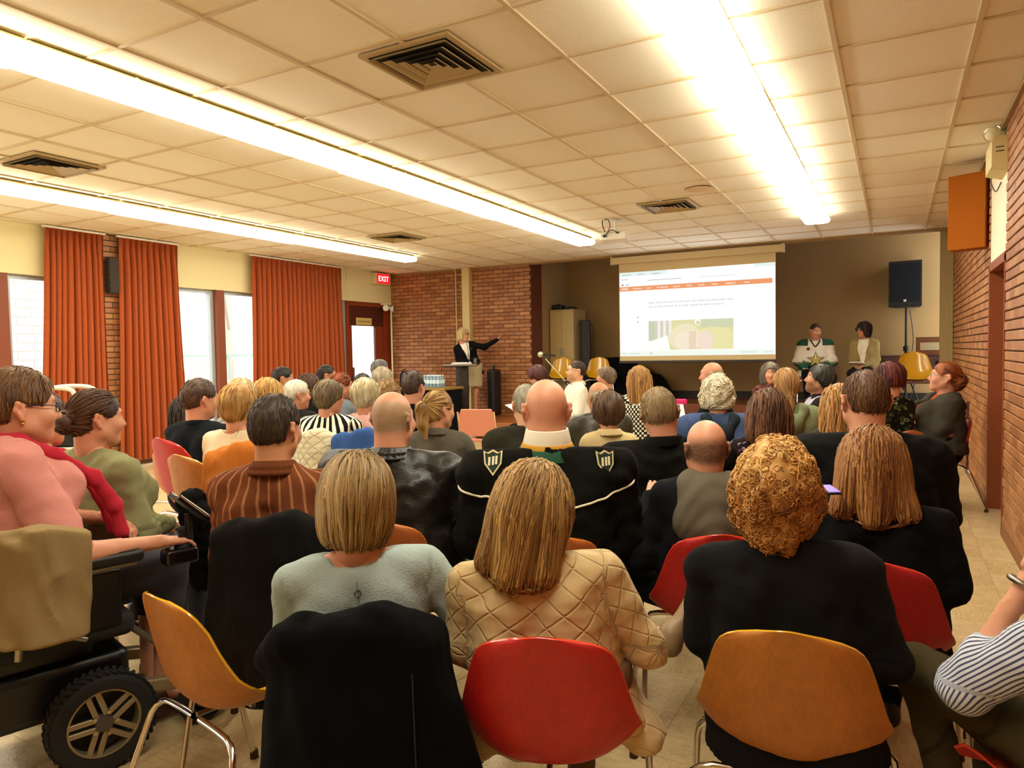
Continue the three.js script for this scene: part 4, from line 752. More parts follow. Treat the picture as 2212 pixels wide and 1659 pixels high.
  // trousers or skirt, shoes
  if (o.skirt) { const w = .16 * g, y0 = o.skirt.y; garment('skirt', [[-.06, hip.y + .08, 0, -.06, y0, -.01, w, w * .92], [.06, hip.y + .08, 0, .06, y0, -.01, w, w * .92]], o.skirt.c, { cuts: [(x, y, z) => y0 - y, (x, y, z) => y - hip.y - .12], fold: .002 }); }
  else garment('trousers', [...legs.flatMap(l => leg(l, .012, l.shin ?? 1)), ...[-1, 1].map(s => K(V(s * .07 * g, hip.y + .02, 0), V(s * .07 * g, hip.y + .1 * k, .004), .13 * g + .006, .12 * g + .006))], o.legc ?? 0x17181c, { mat: o.legm, cuts: [tilted((x, y) => y - .14), ...(o.crop ? [(x, y) => fl + o.crop - y] : [])], fold: .005, cell: near ? .018 : .03 });
  for (const l of legs) { const P = [K(l.an.clone().add(V(0, -.02 * k, .03 * k)), l.toe, .042, .036), K(l.an.clone().add(V(0, .02, .012)), l.an.clone().add(V(0, -.03 * k, .02 * k)), .042, .044)], f0 = field(P, .03), foot = Math.max(fl + .001, Math.min(l.an.y, l.toe.y) - .05); const [lo, hi] = bounds(P, .01); part('shoe', nets((x, y, z) => Math.max(f0(x, y, z), foot - y), lo, hi, near ? .014 : .021), M['shoe' + (o.shoe ?? 0x14110f)] ??= std(o.shoe ?? 0x14110f, .45), root); }
  // top
  const ncap = field([[...A(T(0, t.nh - .08, .004)), ...A(T(0, t.nh + .14, -.03)), t.neck * k, (t.neck + .03) * k]], .01), nlow = tilted((x, y) => t.nh - (t.nd ?? .012) - y), neckCut = (x, y, z) => -Math.max(ncap(x, y, z), nlow(x, y, z));
  const cutTop = tilted((x, y, z) => y - t.nh - .012 - (t.nf ?? .35) * z), hem = tilted((x, y) => t.hem - y);
  if (o.inner) garment(o.inner.n ?? 'shirt', [...torso(.006), ...(o.inner.sl ? arms.flatMap(a => arm(a, .006, 0, o.inner.sl)) : [])], o.inner.c, { cuts: [neckCut, cutTop, hem], fold: .002, mat: o.inner.mat });
  const cuts = [neckCut, cutTop, hem]; if (t.open) cuts.push(tilted((x, y, z) => z < .01 ? (t.open * clamp((y - (t.ob ?? .12)) / .35, 0, 1.1) + .004 - Math.abs(x)) : -1));
  const tp = [...torso(t.th), ...arms.flatMap(a => arm(a, t.th + (t.sth ?? 0), 0, t.sl))];
  if (t.flaps) for (const [a, b, r1, r2] of t.flaps) tp.push(K(T(...a), T(...b), r1, r2));
  if (t.skirt) for (const s of [-1, 1]) tp.push(K(T(s * .075 * g, .06, .01), T(s * .08 * g, t.hem, .02), .128 * g + t.th, .14 * g + t.th));
  const [mesh, ff] = garment(t.n ?? 'shirt', tp, t.c, { cuts, fold: t.fold ?? .0045, mat: t.mat ?? clothMat(t.c, t.kind), uvs: t.uvs, cell: t.cell, post: t.post });
  api.f = ff; api.top = mesh;
  if (t.col) { // collar: a band that stands or folds around the neck
    const pts = []; for (let i = 0; i <= 20; i++) { const a = i / 20 * PI * (t.col === 'crew' ? 2 : 1.72) - (t.col === 'crew' ? 0 : PI * .86), rr = t.neck + (t.cw ?? .006); pts.push(T(Math.sin(a) * rr, t.nh - .015 + (t.cy ?? 0) + Math.cos(a) * .012, .008 + Math.cos(a) * rr * .95)); }
    const P = []; for (let i = 0; i < pts.length - 1; i++) { if (t.col === 'crew') P.push(K(pts[i], pts[i + 1], .008, .008)); else { const u = pts[i].clone().add(V(0, (t.ch ?? .03) * k, 0)), w = pts[i + 1].clone().add(V(0, (t.ch ?? .03) * k, 0)); P.push(K(pts[i], pts[i + 1], .011, .011), K(u, w, .007, .007)); const m = pts[i].clone().lerp(u, .5), mw = pts[i + 1].clone().lerp(w, .5); P.push(K(m, mw, .009, .009)); if (t.col === 'fold') { const o1 = pts[i].clone().sub(nb).setY(0).multiplyScalar(.34); P.push(K(pts[i].clone().add(o1).add(V(0, -.006, 0)), pts[i + 1].clone().add(o1).add(V(0, -.006, 0)), .008, .008), K(m.clone().add(o1.clone().multiplyScalar(.5)), mw.clone().add(o1.clone().multiplyScalar(.5)), .008, .008)); } } }
    const f0 = field(P, .012), [lo, hi] = bounds(P, .01); const geo = nets(f0, lo, hi, near ? .0055 : .01); geo.setAttribute('uv', new THREE.BufferAttribute(new Float32Array(geo.attributes.position.count * 2), 2)); part('collar', geo, t.cc ? clothMat(t.cc) : mesh.material, root);
  }
  if (t.hood) { // a hood lying on the back
    const f0 = field([K(T(-.085, .5, .07), T(0, .42, .13), .05, .06), K(T(.085, .5, .07), T(0, .42, .13), .05, .06), K(T(0, .42, .13), T(0, .36, .115), .062, .045), K(T(-.085, .51, .06), T(-.075, .5, -.04), .034, .026), K(T(.085, .51, .06), T(.075, .5, -.04), .034, .026)], .05), f1 = field([K(T(0, .6, .03), T(0, .5, .1), .075, .05)], .03), f = (x, y, z) => smax(f0(x, y, z) + .006 * noise(x * 18, y * 25, z * 18), -f1(x, y, z), .02);
    const a = T(-.2, .25, -.12), b = T(.2, .68, .26), geo = nets(f, [-.22, Math.min(a.y, b.y) - .05, Math.min(a.z, b.z) - .08], [.22, Math.max(a.y, b.y) + .05, Math.max(a.z, b.z) + .1], near ? .008 : .013); geo.setAttribute('uv', new THREE.BufferAttribute(new Float32Array(geo.attributes.position.count * 2), 2)); part('hood', geo, t.hood === 1 ? mesh.material : clothMat(t.hood), root);
  }
  if (o.extra) o.extra(api);
  if (o.chair) { const [kind, label, dz = .0, sc = 1, rot = 0] = o.chair, p = V(0, 0, -.0 + dz).applyAxisAngle(V(0, 1, 0), yaw); shellChair(kind, label, root.position.x + p.x, root.position.z + p.z, yaw + rad(rot), fl, sc); }
  return api;
}
// patterned fabrics and shared marks
const A3 = v => [v.x, v.y, v.z];
const quiltMat = () => { const b = dataTex(128, (u, v) => { const d = t => { const s = Math.abs(((t % 1) + 1) % 1 - .5) * 2; return 1 - Math.exp(-((1 - s) ** 2) * 120); }, e = Math.min(d(u + v + .5), d(u - v + .5)), q = .15 + .8 * e * (.75 + .25 * Math.cos((u + v) * PI * 2) * Math.cos((u - v) * PI * 2)); return [q, q, q]; }, false); return clothMats.quilt ??= new THREE.MeshPhysicalMaterial({ color: 0xbfa474, roughness: .75, bumpMap: rep(b, 14, 14), bumpScale: .005, sheen: .3, sheenColor: C(0xfff0d0) }); };
const stripeMat = (key, a, b, dir, duty, freq) => { const m = canvasCloth('stripe' + key, 64, 64, (g, w, h) => { g.fillStyle = a; g.fillRect(0, 0, w, h); g.fillStyle = b; g.fillRect(0, 0, w * duty, h); }); m.map.repeat.set(freq, 1); return m; };
const dotMat = (key, a, b, rr, gap) => { const m = canvasCloth('dot' + key, 128, 128, (g, w, h) => { g.fillStyle = a; g.fillRect(0, 0, w, h); g.fillStyle = b; const q = rr / gap * w; for (const [x, y] of [[.25, .25], [.75, .75]]) { g.beginPath(); g.arc(x * w, y * h, q, 0, 7); g.fill(); } }); m.map.repeat.set(1 / gap, 1 / gap); return m; };
const floralMat = (key, bg, cols, rings) => { const m = canvasCloth('floral' + key, 256, 256, (g, w, h) => { g.fillStyle = bg; g.fillRect(0, 0, w, h); const r = rng(key.length * 31 + 5); for (let i = 0; i < 46; i++) { const x = r() * w, y = r() * h, q = 6 + r() * 12; for (const ox of [-w, 0, w]) for (const oy of [-h, 0, h]) { g.fillStyle = g.strokeStyle = cols[i % cols.length]; g.lineWidth = 4; g.beginPath(); if (rings) { g.arc(x + ox, y + oy, q * .7, 0, 7); g.stroke(); } else { g.ellipse(x + ox, y + oy, q, q * .5, i, 0, 7); g.fill(); g.beginPath(); g.ellipse(x + ox + q, y + oy - q * .4, q * .6, q * .35, -i, 0, 7); g.fill(); } } } }); m.map.repeat.set(4, 4); return m; };
// ------------------------------------------------------------------ the audience, front row first (places surveyed in metres)
const woman = o => person({ f: 1, chair: o.seat ? null : [o.ch ?? 'salmon', `${o.ch ?? 'salmon'} moulded shell chair under the ${o.s}`, o.cz ?? 0, o.cs ?? 1], ...o });
const man = o => person({ chair: [o.ch ?? 'salmon', `${o.ch ?? 'salmon'} moulded shell chair under the ${o.s}`, o.cz ?? 0, o.cs ?? 1], ...o });
const N1 = 1;
// front row
woman({ at: [-1.256, 1.051, -1.448], yaw: 34.9, lod: 1, lean: 3, tilt: 4, roll: -3, turn: 2, s: 'woman with the smooth bob', ch: 'red', cs: .95, label: 'woman with a smooth ash blonde bob in a pale grey-blue sweater', skin: 'pink', g: 1.2, sw: 1.28, hair: { st: 'bob', c: 0x6e5230, c2: 0xbc9c64, root: 0x86683c, end: -.13 }, earring: 1,
  top: { n: 'sweater', c: 0x9aa8a4, kind: 'knit', neck: .085, nh: .51, nf: .1, nd: .02, fold: .006 }, legc: 0x1c1c20, armR: [[.33, .2, .02], [.14, .12, -.2]], armL: [[-.28, .22, -.04], [-.1, .12, -.26]],
  extra: p => { const pts = []; for (let i = 0; i <= 8; i++) { const q = p.T(0, .46 - i * .035, .3); for (let n = 0; n < 60 && p.f(q.x, q.y, q.z) > .001; n++) q.z -= Math.max(.001, p.f(q.x, q.y, q.z) * .7); pts.push([q.x, q.y, q.z]); } part('zip', tube(pts, .0022, 20, 5), M.zip = std(0x8a9290, .5), p.root); part('zip_pull', new THREE.TorusGeometry(.008, .0012, 6, 14).translate(pts[1][0], pts[1][1], pts[1][2] + .003), M.steel, p.root); const n = []; for (let i = 0; i < 24; i++) { const a = i / 24 * PI * 2; n.push(A3(p.T(Math.sin(a) * .066, .53 + .015 * Math.cos(a), .012 + Math.cos(a) * .062))); } part('necklace', tube(n, .0018, 40, 5, true), M.gold, p.root); } });
woman({ at: [-0.830, 1.029, -1.643], yaw: 20.8, lod: 1, lean: 2, tilt: 7, turn: -14, roll: -9, s: 'woman with long blonde hair', ch: 'red', label: 'woman with long blonde hair in a quilted beige jacket', g: 1.3, sw: 1.3, hair: { st: 'long', c: 0x6a441e, c2: 0xc09652, root: 0xb08c52, end: -.2, flick: .6, sweep: .06, w: .08 },
  top: { n: 'quilted_jacket', th: .02, c: 0xc2a878, neck: .07, nh: .52, hem: -.15, fold: .005, uvs: 1, mat: quiltMat(), col: 'stand', ch: .02, flaps: [[[.16, .14, .06], [.3, -.12, .06], .06, .06], [[.18, .12, .0], [.32, -.16, -.02], .06, .06], [[.18, .12, -.06], [.3, -.16, -.1], .06, .06], [[-.17, .12, .06], [-.26, -.12, .05], .05, .05]] }, legc: 0x6a5038, armR: [[.33, .2, -.02], [.16, .12, -.26]], armL: [[-.3, .2, 0], [-.12, .12, -.26]], legL: [[-.2, .56, -.34], [.335, .555, -.36], [.41, .66, -.38], .8], bare: 1, shoe: 0x8a7050 });
woman({ at: [-0.272, 1.055, -1.946], yaw: 5.9, lod: 1, lean: 2, tilt: 5, roll: -3, turn: 2, s: 'woman with curly ginger-blonde hair', ch: 'yellow', label: 'woman with a mass of curly ginger-blonde hair in a black jacket', g: 1.2, sw: 1.3, hair: { st: 'curly', c: 0x8a4c18, c2: 0xd09448, root: 0xe0ae64, q: .036, end: -.185, curl: 120, side: [[0, -.1, .05, .075, .085, .055]] }, earring: 2,
  top: { n: 'jacket', th: .022, c: 0x1b1a1b, kind: 'wool', neck: .07, nh: .525, hem: -.15, skirt: 1, fold: .006, col: 'stand', ch: .02 }, legc: 0x101114, armR: [[.285, .18, 0], [.12, .1, -.25]], armL: [[-.285, .18, 0], [-.12, .1, -.25]] });
woman({ at: [-0.063, 1.045, -2.626], yaw: 1.4, lod: 1, lean: 2, turn: 4, s: 'woman with straight auburn-blonde hair', ch: 'red', label: 'woman with straight auburn-blonde hair in a loose black sweater', g: 1.3, sw: 1.3, hair: { st: 'long', c: 0x6e3a18, c2: 0xb67e3e, root: 0xbe9658, end: -.2, w: .105, flick: .25 }, top: { n: 'sweater', th: .022, c: 0x0f0f11, kind: 'wool', fold: .007, hem: -.1, skirt: 1 }, legc: 0x0d0d10, armR: [[.3, .2, .02], [.14, .1, -.22]], armL: [[-.34, .2, 0], [-.12, .1, -.25]] });
// left side
const WHEELER = woman({ at: [-2.768, 1.264, -1.405], yaw: -16.9, hunch: .06, head: 1.07, seat: .56, lod: 1, lean: 8, turn: 0, s: 'woman in the wheelchair', label: 'woman in a pink short-sleeved sweater and red scarf sitting in the wheelchair', skin: 'pink', g: 1.35, sw: 1.05, fat: 1.1, hair: { st: 'short', c: 0x5a3a22, c2: 0x8a6236, t: .024, len: .04 }, glasses: 1, earring: 1, top: { n: 'sweater', c: 0xc9857c, kind: 'knit', sl: .47, sth: .012, fold: .007, hem: -.06, neck: .08 }, bare: 1, legc: 0x3a3a40, crop: .38, shoe: 0x5a3a28, armR: [[.31, .13, -.06], [.27, .11, -.36], [5, 0, 0]], armL: [[-.34, .18, -.04], [-.15, .14, -.3]],
  extra: p => { const P = []; for (const s of [-1, 1]) { const L = [[s * .07, .53, .05], [s * .09, .51, -.03], [s * .085, .43, -.13], [s * .075, .32, -.24], [s * .06, .2, -.29], [s * .05, .08, -.3]].map(q => p.T(...q)); for (let i = 0; i < 5; i++) P.push(p.K(L[i], L[i + 1], .022, .026)); } P.push(p.K(p.T(-.07, .53, .05), p.T(.07, .53, .05), .03, .03)); const f = field(P, .03), [lo, hi] = bounds(P, .02), g = nets((x, y, z) => f(x, y, z) + .006 * noise(x * 40, y * 30, z * 40), lo, hi, .009); g.setAttribute('uv', new THREE.BufferAttribute(new Float32Array(g.attributes.position.count * 2), 2)); part('scarf', g, clothMat(0xb02838, 'wool'), p.root); } });
const WHEEL = [WHEELER.root.position.x, WHEELER.root.position.z, WHEELER.root.rotation.y];
woman({ at: [-3.071, 1.177, -1.863], yaw: -1.2, lod: 1, lean: 4, turn: -14, s: 'woman in the sage sweater', ch: 'red', label: 'woman in a sage green sweater with brown hair tied in a loose bun', skin: 'pink', g: 1.4, sw: 1.12, fat: 1.06, hair: { st: 'bun', c: 0x3c2214, c2: 0x6a4424 }, top: { n: 'sweater', c: 0x84825c, kind: 'knit', fold: .008, hem: -.05, neck: .07 }, legc: 0x3a3d44, legm: clothMat(0x3a3e46, 'wool'), shoe: 0x4a3430 });
woman({ at: [-3.494, 1.158, -1.861], yaw: 7.0, lean: 18, turn: -10, s: 'woman in the red top', label: 'woman in a bright red top, mostly hidden behind the wheelchair user', skin: 'pink', g: 1.2, hair: { st: 'lady', c: 0x3c2214, c2: 0x6a4424 }, top: { n: 'top', c: 0xc01c1c, fold: .005 } });
man({ at: [-3.963, 1.161, -3.087], yaw: 4.1, head: 1.06, lean: 6, turn: -12, s: 'man in the navy sweater', label: 'broad man with brown hair in a dark navy sweater near the curtain', skin: 'pink', g: 1.4, hair: { st: 'short', c: 0x33200f, c2: 0x5a3a1c, t: .02, lump: .008 }, top: { n: 'sweater', c: 0x171d22, kind: 'wool', col: 'stand', ch: .02, fold: .006 } });
woman({ at: [-4.650, 1.025, -3.505], yaw: 13.0, lean: 4, turn: -10, s: 'woman with dark curls', label: 'woman with dark curly hair, almost hidden behind the man in navy', hair: { st: 'wavy', c: 0x20130c, c2: 0x3c2618, end: -.14 }, top: { n: 'top', c: 0x2a2c30 } });
woman({ at: [-3.461, 1.136, -2.958], yaw: 17.5, lean: 5, turn: -8, s: 'woman in the cream top', ch: 'orange', label: 'woman with short golden-brown hair and earrings in a cream top', skin: 'pink', g: 1.3, hair: { st: 'lady', c: 0x8a5a26, c2: 0xcfa258, t: .024, root: 0xc09048 }, earring: 1, top: { n: 'top', c: 0xe0cba8, fold: .006, neck: .075, nh: .52 } });
woman({ at: [-4.292, 1.140, -3.704], yaw: 19.2, lean: 4, s: 'fair-haired woman in grey', label: 'fair-haired woman in a grey patterned top behind the woman in cream', hair: { st: 'lady', c: 0xa88a58, c2: 0xd8c090, t: .024 }, top: { n: 'top', c: 0x9a9a94, mat: floralMat('grey', '#a8a8a2', ['#6a6c70', '#d8d8d0']) } });
woman({ at: [-4.271, 1.134, -3.943], yaw: 17.3, lean: 4, s: 'woman with wavy blonde hair', label: 'woman with long wavy blonde hair behind the man in brown stripes', hair: { st: 'wavy', c: 0xa87434, c2: 0xd8ac60, end: -.22 }, top: { n: 'top', c: 0x4a4440 } });
man({ at: [-5.611, 1.199, -5.384], yaw: -11.8, lean: 4, turn: -26, s: 'man in the navy suit', label: 'dark-haired man in a navy suit and pink shirt by the wide curtain', skin: 'olive', hair: { st: 'short', c: 0x120c08, c2: 0x241810 }, top: { n: 'suit_jacket', th: .02, c: 0x1a2030, open: .09, col: 'fold' }, inner: { c: 0xd8808a } });
man({ at: [-4.297, 1.118, -4.269], yaw: 3.2, lean: 4, turn: -26, glasses: 2, s: 'white-haired man', label: 'white-haired man with glasses in a dark jacket', skin: 'pink', hair: { st: 'short', c: 0xd8cdb4, c2: 0xf0e8d4 }, top: { n: 'jacket', th: .02, c: 0x2a2622, col: 'fold', ch: .02, open: .08 }, inner: { c: 0xc8807a } });
woman({ at: [-4.864, 1.139, -4.988], yaw: 6.3, lean: 3, turn: -32, s: 'brown-haired woman in black', label: 'woman with straight brown hair in a black jacket near the curtain', hair: { st: 'bob', c: 0x3c2012, c2: 0x5c381e, end: -.14 }, top: { n: 'jacket', th: .02, c: 0x1c1a18, col: 'stand' } });
woman({ at: [-3.647, 1.126, -3.938], yaw: 14.8, lod: 2, lean: 4, turn: -32, sw: 1.2, s: 'woman in the striped shirt', label: 'woman with short grey-brown hair in a black and white striped shirt', skin: 'pink', g: 1.4, hair: { st: 'lady', c: 0x54402a, c2: 0x86704c, len: .04, t: .018 }, top: { n: 'striped_shirt', c: 0xffffff, cell: .012, fold: .004, hem: -.08, mat: stripeMat('bw', '#eee4d2', '#15120f', 1, .5, 26) } });
man({ at: [-5.564, 1.207, -5.979], yaw: -7.1, lean: 4, turn: -34, glasses: 1, s: 'bearded man in glasses', label: 'dark-haired bearded man with glasses at the back by the curtain edge', skin: 'olive', face: { stubble: 0x201510 }, hair: { st: 'crop', c: 0x1c120c, c2: 0x2c1c12 }, top: { n: 'jacket', c: 0x1a1a1e } });
woman({ at: [-4.595, 1.144, -5.133], yaw: -2.2, lean: 3, turn: -34, s: 'red-haired woman in grey', label: 'woman with red hair tied back in a grey-blue top', skin: 'pink', hair: { st: 'bun', c: 0x6a2810, c2: 0xa04a1c }, top: { n: 'top', c: 0x6c747c } });
woman({ at: [-3.476, 1.125, -4.144], yaw: 24.0, lean: 4, turn: -26, s: 'woman in the pink shirt', label: 'woman with short white-blonde hair in a pale pink shirt', skin: 'pink', g: 1.1, hair: { st: 'lady', c: 0xb09a6c, c2: 0xe8dcb8, t: .022 }, top: { n: 'shirt', c: 0xe8b4aa, fold: .005 } });
man({ at: [-4.418, 1.137, -5.228], yaw: 10.2, lean: 3, s: 'man in pale blue', label: 'dark-haired man in a pale blue shirt behind the woman in pink', hair: { st: 'short', c: 0x16120e, c2: 0x2a221a }, top: { n: 'shirt', c: 0xa8b4bc } });
woman({ at: [-4.638, 1.169, -5.794], yaw: 20.7, lean: 3, s: 'woman with wispy grey hair', label: 'woman with wispy grey-brown hair in a rust top in front of the black table', hair: { st: 'lady', c: 0x8a7a60, c2: 0xb8a888, t: .022 }, top: { n: 'top', c: 0xa05a34 } });
woman({ at: [-3.833, 1.090, -4.859], yaw: 28.3, lean: 3, s: 'woman with short brown curls', label: 'woman with short curly light brown hair, just above the shaved head', hair: { st: 'curly', c: 0x7a5830, c2: 0xb08c58, q: .022, end: -.09 }, top: { n: 'top', c: 0x5a4a3a } });
man({ at: [-6.122, 1.228, -7.612], yaw: -79.2, lean: -6, turn: 10, tilt: 6, s: 'grey-haired person by the door', label: 'grey-haired person in a navy top at the back beside the emergency door', hair: { st: 'lady', c: 0x565450, c2: 0x86847e, t: .02 }, top: { n: 'top', c: 0x1a2030 } });
man({ at: [-3.342, 1.171, -4.559], yaw: 32.2, lod: 2, lean: 5, turn: -24, s: 'man in the black hooded jacket', label: 'man with thick dark brown hair in a black hooded jacket', skin: 'pink', hair: { st: 'short', c: 0x2c1c10, c2: 0x4a3220, t: .018 }, top: { n: 'jacket', th: .024, c: 0x14130f, hood: 1, fold: .006 }, legc: 0x5a6670 });
woman({ at: [-2.486, 1.083, -3.652], yaw: 18.3, lean: 5, turn: -34, s: 'woman with the ponytail', label: 'woman with a long blonde ponytail in an olive grey jacket', skin: 'pink', g: 1.1, sw: 1.1, hair: { st: 'pony', c: 0x8a602c, c2: 0xcda660 }, top: { n: 'jacket', th: .02, c: 0x5c564a, col: 'fold', fold: .006, hem: -.1, skirt: 1 }, legc: 0x5a6a78, armR: [[.34, .18, -.05], [.16, .1, -.3]] });
man({ at: [-1.836, 1.164, -2.357], yaw: 19.9, lod: 1, lean: 5, turn: -14, s: 'man in the leather jacket', ch: 'orange', label: 'man with closely cropped grey hair in a dark leather jacket', skin: 'pink', g: 1.35, sw: 1.12, fat: 1.06, face: { shave: 0x8a7858, bald: .085, neck: 1.12 }, top: { n: 'leather_jacket', th: .028, c: 0x1e1813, kind: 'leather', fold: .009, col: 'fold', ch: .032, cw: .016, hem: -.08, skirt: 1 }, legc: 0x5a6678, armR: [[.4, .16, -.02], [.2, .1, -.3]] });
man({ at: [-1.998, 1.169, -1.873], yaw: 28.9, lod: 1, lean: 4, turn: -14, s: 'man in the brown striped shirt', label: 'man with short dark hair greying at the sides in a brown striped shirt', skin: 'tan', g: 1.02, sw: 1.0, hair: { st: 'short', c: 0x2a1a10, c2: 0x4c3826, t: .014 }, top: { n: 'striped_shirt', c: 0x7a4628, fold: .008, mat: stripeMat('brown', '#6e3c22', '#a06c48', 1, .22, 34), col: 'fold', ch: .03, cc: 0x5e3018 } });
// the man in the dark hockey jersey
man({ at: [-1.169, 1.212, -2.435], yaw: 29.7, lod: 1, lean: 4, turn: 2, s: 'bald man in the dark jersey', ch: 'orange', label: 'bald man in a dark hockey jersey with a white, gold and green collar', skin: 'pink', g: 1.2, sw: 1.18, fat: 1.05, face: { neck: 1.14 }, top: { n: 'hockey_jersey', th: .034, c: 0x15140f, kind: 'wool', fold: .008, hem: -.12, skirt: 1, neck: .092, nh: .515, nd: .02 },
  extra: p => {
    const band = (y0, y1, w0, w1, c, nm) => part(nm, lathe([[w1, y1], [w1 + .004, y1 + .003], [w1 + .007, y1], [w0 + .008, y0], [w0, y0], [w1, y1]], 36).applyMatrix4(new THREE.Matrix4().compose(p.T(0, 0, .008), quat(4, 0, 0), V(p.k, p.k, p.k))), c, p.root);
    band(.552, .605, .083, .072, std(0xe8e0cc, .8), 'white_collar'); band(.534, .555, .094, .085, std(0xc08a1c, .8), 'gold_trim'); band(.5, .537, .112, .096, std(0x0f4a30, .8), 'green_trim');
    const dn = (x, y, z) => { const q = p.T(x, y, z); return A3(snap(p.f, q, .002)); }, path = [];
    for (let i = 0; i <= 18; i++) { const u = i / 9 - 1; path.push(dn(u * .25, .37 - .03 * (1 - u * u) + .02 * Math.abs(u), .16 - .09 * Math.abs(u) ** 3)); } part('piping', tube(path, .0045, 60, 6), std(0xe6dcc0, .7), p.root);
    for (const s of [-1, 1]) { part('piping', tube([dn(s * .25, .39, .07), dn(s * .27, .41, .02), dn(s * .28, .44, -.03)], .0045, 14, 6), std(0xe6dcc0, .7), p.root); const c = snap(p.f, p.T(s * .2, .49, .06), .004), n = grad(p.f, c), q = new THREE.Quaternion().setFromUnitVectors(V(0, 0, 1), n), sh = [[-.032, .035], [-.018, .028], [0, .038], [.018, .028], [.032, .035], [.028, -.01], [0, -.05], [-.028, -.01]], mk = (k2, z) => extrude(sh.map(v => [v[0] * k2, v[1] * k2]), .002).translate(0, 0, z).applyQuaternion(q).translate(c.x, c.y, c.z); const sp = part('shoulder_patch', mk(1.12, 0), std(0xd8cc9a, .7), p.root); part('patch_field', mk(.92, .0015), std(0x14281c, .8), sp); part('patch_mark', [[-.014, -.01], [0, 0], [.012, .01]].map(v => extrude([[-.004, -.016], [.004, -.016], [.006, .016], [-.002, .016]], .001).translate(v[0], v[1] * .2, .004).applyQuaternion(q).translate(c.x, c.y, c.z)), std(0xe6dcb8, .7), sp); }
  } });
man({ at: [-1.920, 1.119, -3.731], yaw: 35.2, lean: 4, s: 'man in the olive jacket', ch: 'orange', label: 'grey-haired man in a dark olive jacket, hidden behind the bald man', g: 1.2, sw: 1.1, hair: { st: 'short', c: 0x8a8068, c2: 0xb0a890 }, top: { n: 'jacket', th: .026, c: 0x2c2a1e, fold: .007 } });
woman({ at: [-3.815, 1.133, -7.715], yaw: 88.3, lean: -4, nod: -18, s: 'woman with dark red hair looking down', label: 'woman with short dark red hair in black looking down at white papers', skin: 'pink', hair: { st: 'lady', c: 0x3c1410, c2: 0x5c2418, t: .026 }, top: { n: 'top', c: 0x101012 }, armL: [[-.25, .2, -.12], [-.1, .2, -.32]], armR: [[.25, .2, -.12], [.1, .2, -.32]],
  extra: p => part('papers', bx(.26, .004, .2).rotateX(.5).translate(0, p.hip.y + .24 * p.k, -.42 * p.k), M.paper, p.root) });
man({ at: [-3.247, 1.201, -7.570], yaw: 131.2, lean: 3, turn: -6, nod: 8, glasses: 1, s: 'man in the white shirt', label: 'man with glasses in a white shirt facing left before the stage', skin: 'fair', g: 1.1, face: { stubble: 0x5a3a24 }, hair: { st: 'crop', c: 0x2c1a10, c2: 0x4a3020 }, top: { n: 'shirt', c: 0xe4dccc, col: 'fold', fold: .006 }, arms: 'cross' });
woman({ at: [-3.012, 1.118, -7.920], yaw: 100.8, lean: 3, turn: 6, nod: 4, s: 'woman in the dotted navy shirt', label: 'woman with short grey-brown hair in a dotted navy shirt facing left', skin: 'pink', hair: { st: 'lady', c: 0x6a5440, c2: 0x8a745c, t: .014 }, top: { n: 'shirt', c: 0x20222e, mat: dotMat('navy', '#20222c', '#a8a4a0', .006, .05) } });
man({ at: [-1.949, 1.087, -4.965], yaw: 45.4, lean: 4, turn: 6, s: 'balding man in grey leather', ch: 'green', label: 'balding elderly man in a grey leather jacket left of the short-haired woman', skin: 'tan', g: 1.2, sw: 1.1, face: { bald: .06, shave: 0x9a8c70 }, hair: { st: 'ring', bald: .03, c: 0xa89a7c, c2: 0xd0c4a4 }, top: { n: 'leather_jacket', th: .026, c: 0x3a3428, kind: 'leather', fold: .008, col: 'fold' } });
woman({ at: [-1.562, 1.056, -4.149], yaw: 32.6, lean: 4, turn: -6, s: 'woman in the cream jacket', ch: 'green', label: 'woman with short brown hair in a cream jacket in front of black', skin: 'pink', hair: { st: 'lady', c: 0x3c2414, c2: 0x6a4a2c, t: .02 }, earring: 1, top: { n: 'jacket', th: .022, c: 0xcdb684, col: 'fold', cw: .012, fold: .006 } });
woman({ at: [-2.094, 1.156, -6.370], yaw: 30.2, lean: 4, s: 'woman with long copper-blonde hair', label: 'woman with long copper-blonde hair over a black dotted jacket', g: 1.15, hair: { st: 'long', c: 0x8a5424, c2: 0xc89850, end: -.26, w: .09 }, top: { n: 'jacket', th: .024, c: 0x14120f, mat: dotMat('jacket', '#14120f', '#e0d8c4', .011, .042) } });
man({ at: [-0.963, 1.143, -3.225], yaw: 24.6, lod: 1, lean: 5, tilt: 3, roll: 8, turn: -2, s: 'man in the black jacket', ch: 'red', label: 'man with short sandy grey hair in a black jacket, head tilted', skin: 'pink', g: 1.3, sw: 1.22, fat: 1.04, face: { shave: 0x8a7450 }, hair: { st: 'crop', c: 0x6e5636, c2: 0xa88c60, t: .008 }, top: { n: 'jacket', th: .03, c: 0x15130f, kind: 'wool', col: 'stand', ch: .035, cw: .02, fold: .008, hem: -.1, skirt: 1 } });
man({ at: [-1.503, 1.190, -6.690], yaw: 100.7, lean: -6, turn: -14, s: 'bald man facing left', label: 'bald man in a black jacket with a green lanyard, facing left', skin: 'pink', face: { shave: 0x8a7a68, bald: .04 }, hair: { st: 'ring', bald: .02, c: 0x7a6c58, c2: 0x9a8c74 }, top: { n: 'jacket', th: .03, c: 0x17160f, fold: .007, open: .06 }, inner: { c: 0x2c3828 }, arms: [[-.22, .16, -.2], [-.05, .22, -.36]], armR: [[.22, .16, -.2], [.05, .22, -.36]],
  extra: p => part('lanyard', [-1, 1].map(s => tube([[s * .06, .5, -.02], [s * .05, .42, -.13], [0, .26, -.19]].map(q => A3(snap(p.f, p.T(...q), .006))), .005, 16, 6)), std(0x1c5a38, .7), p.root) });
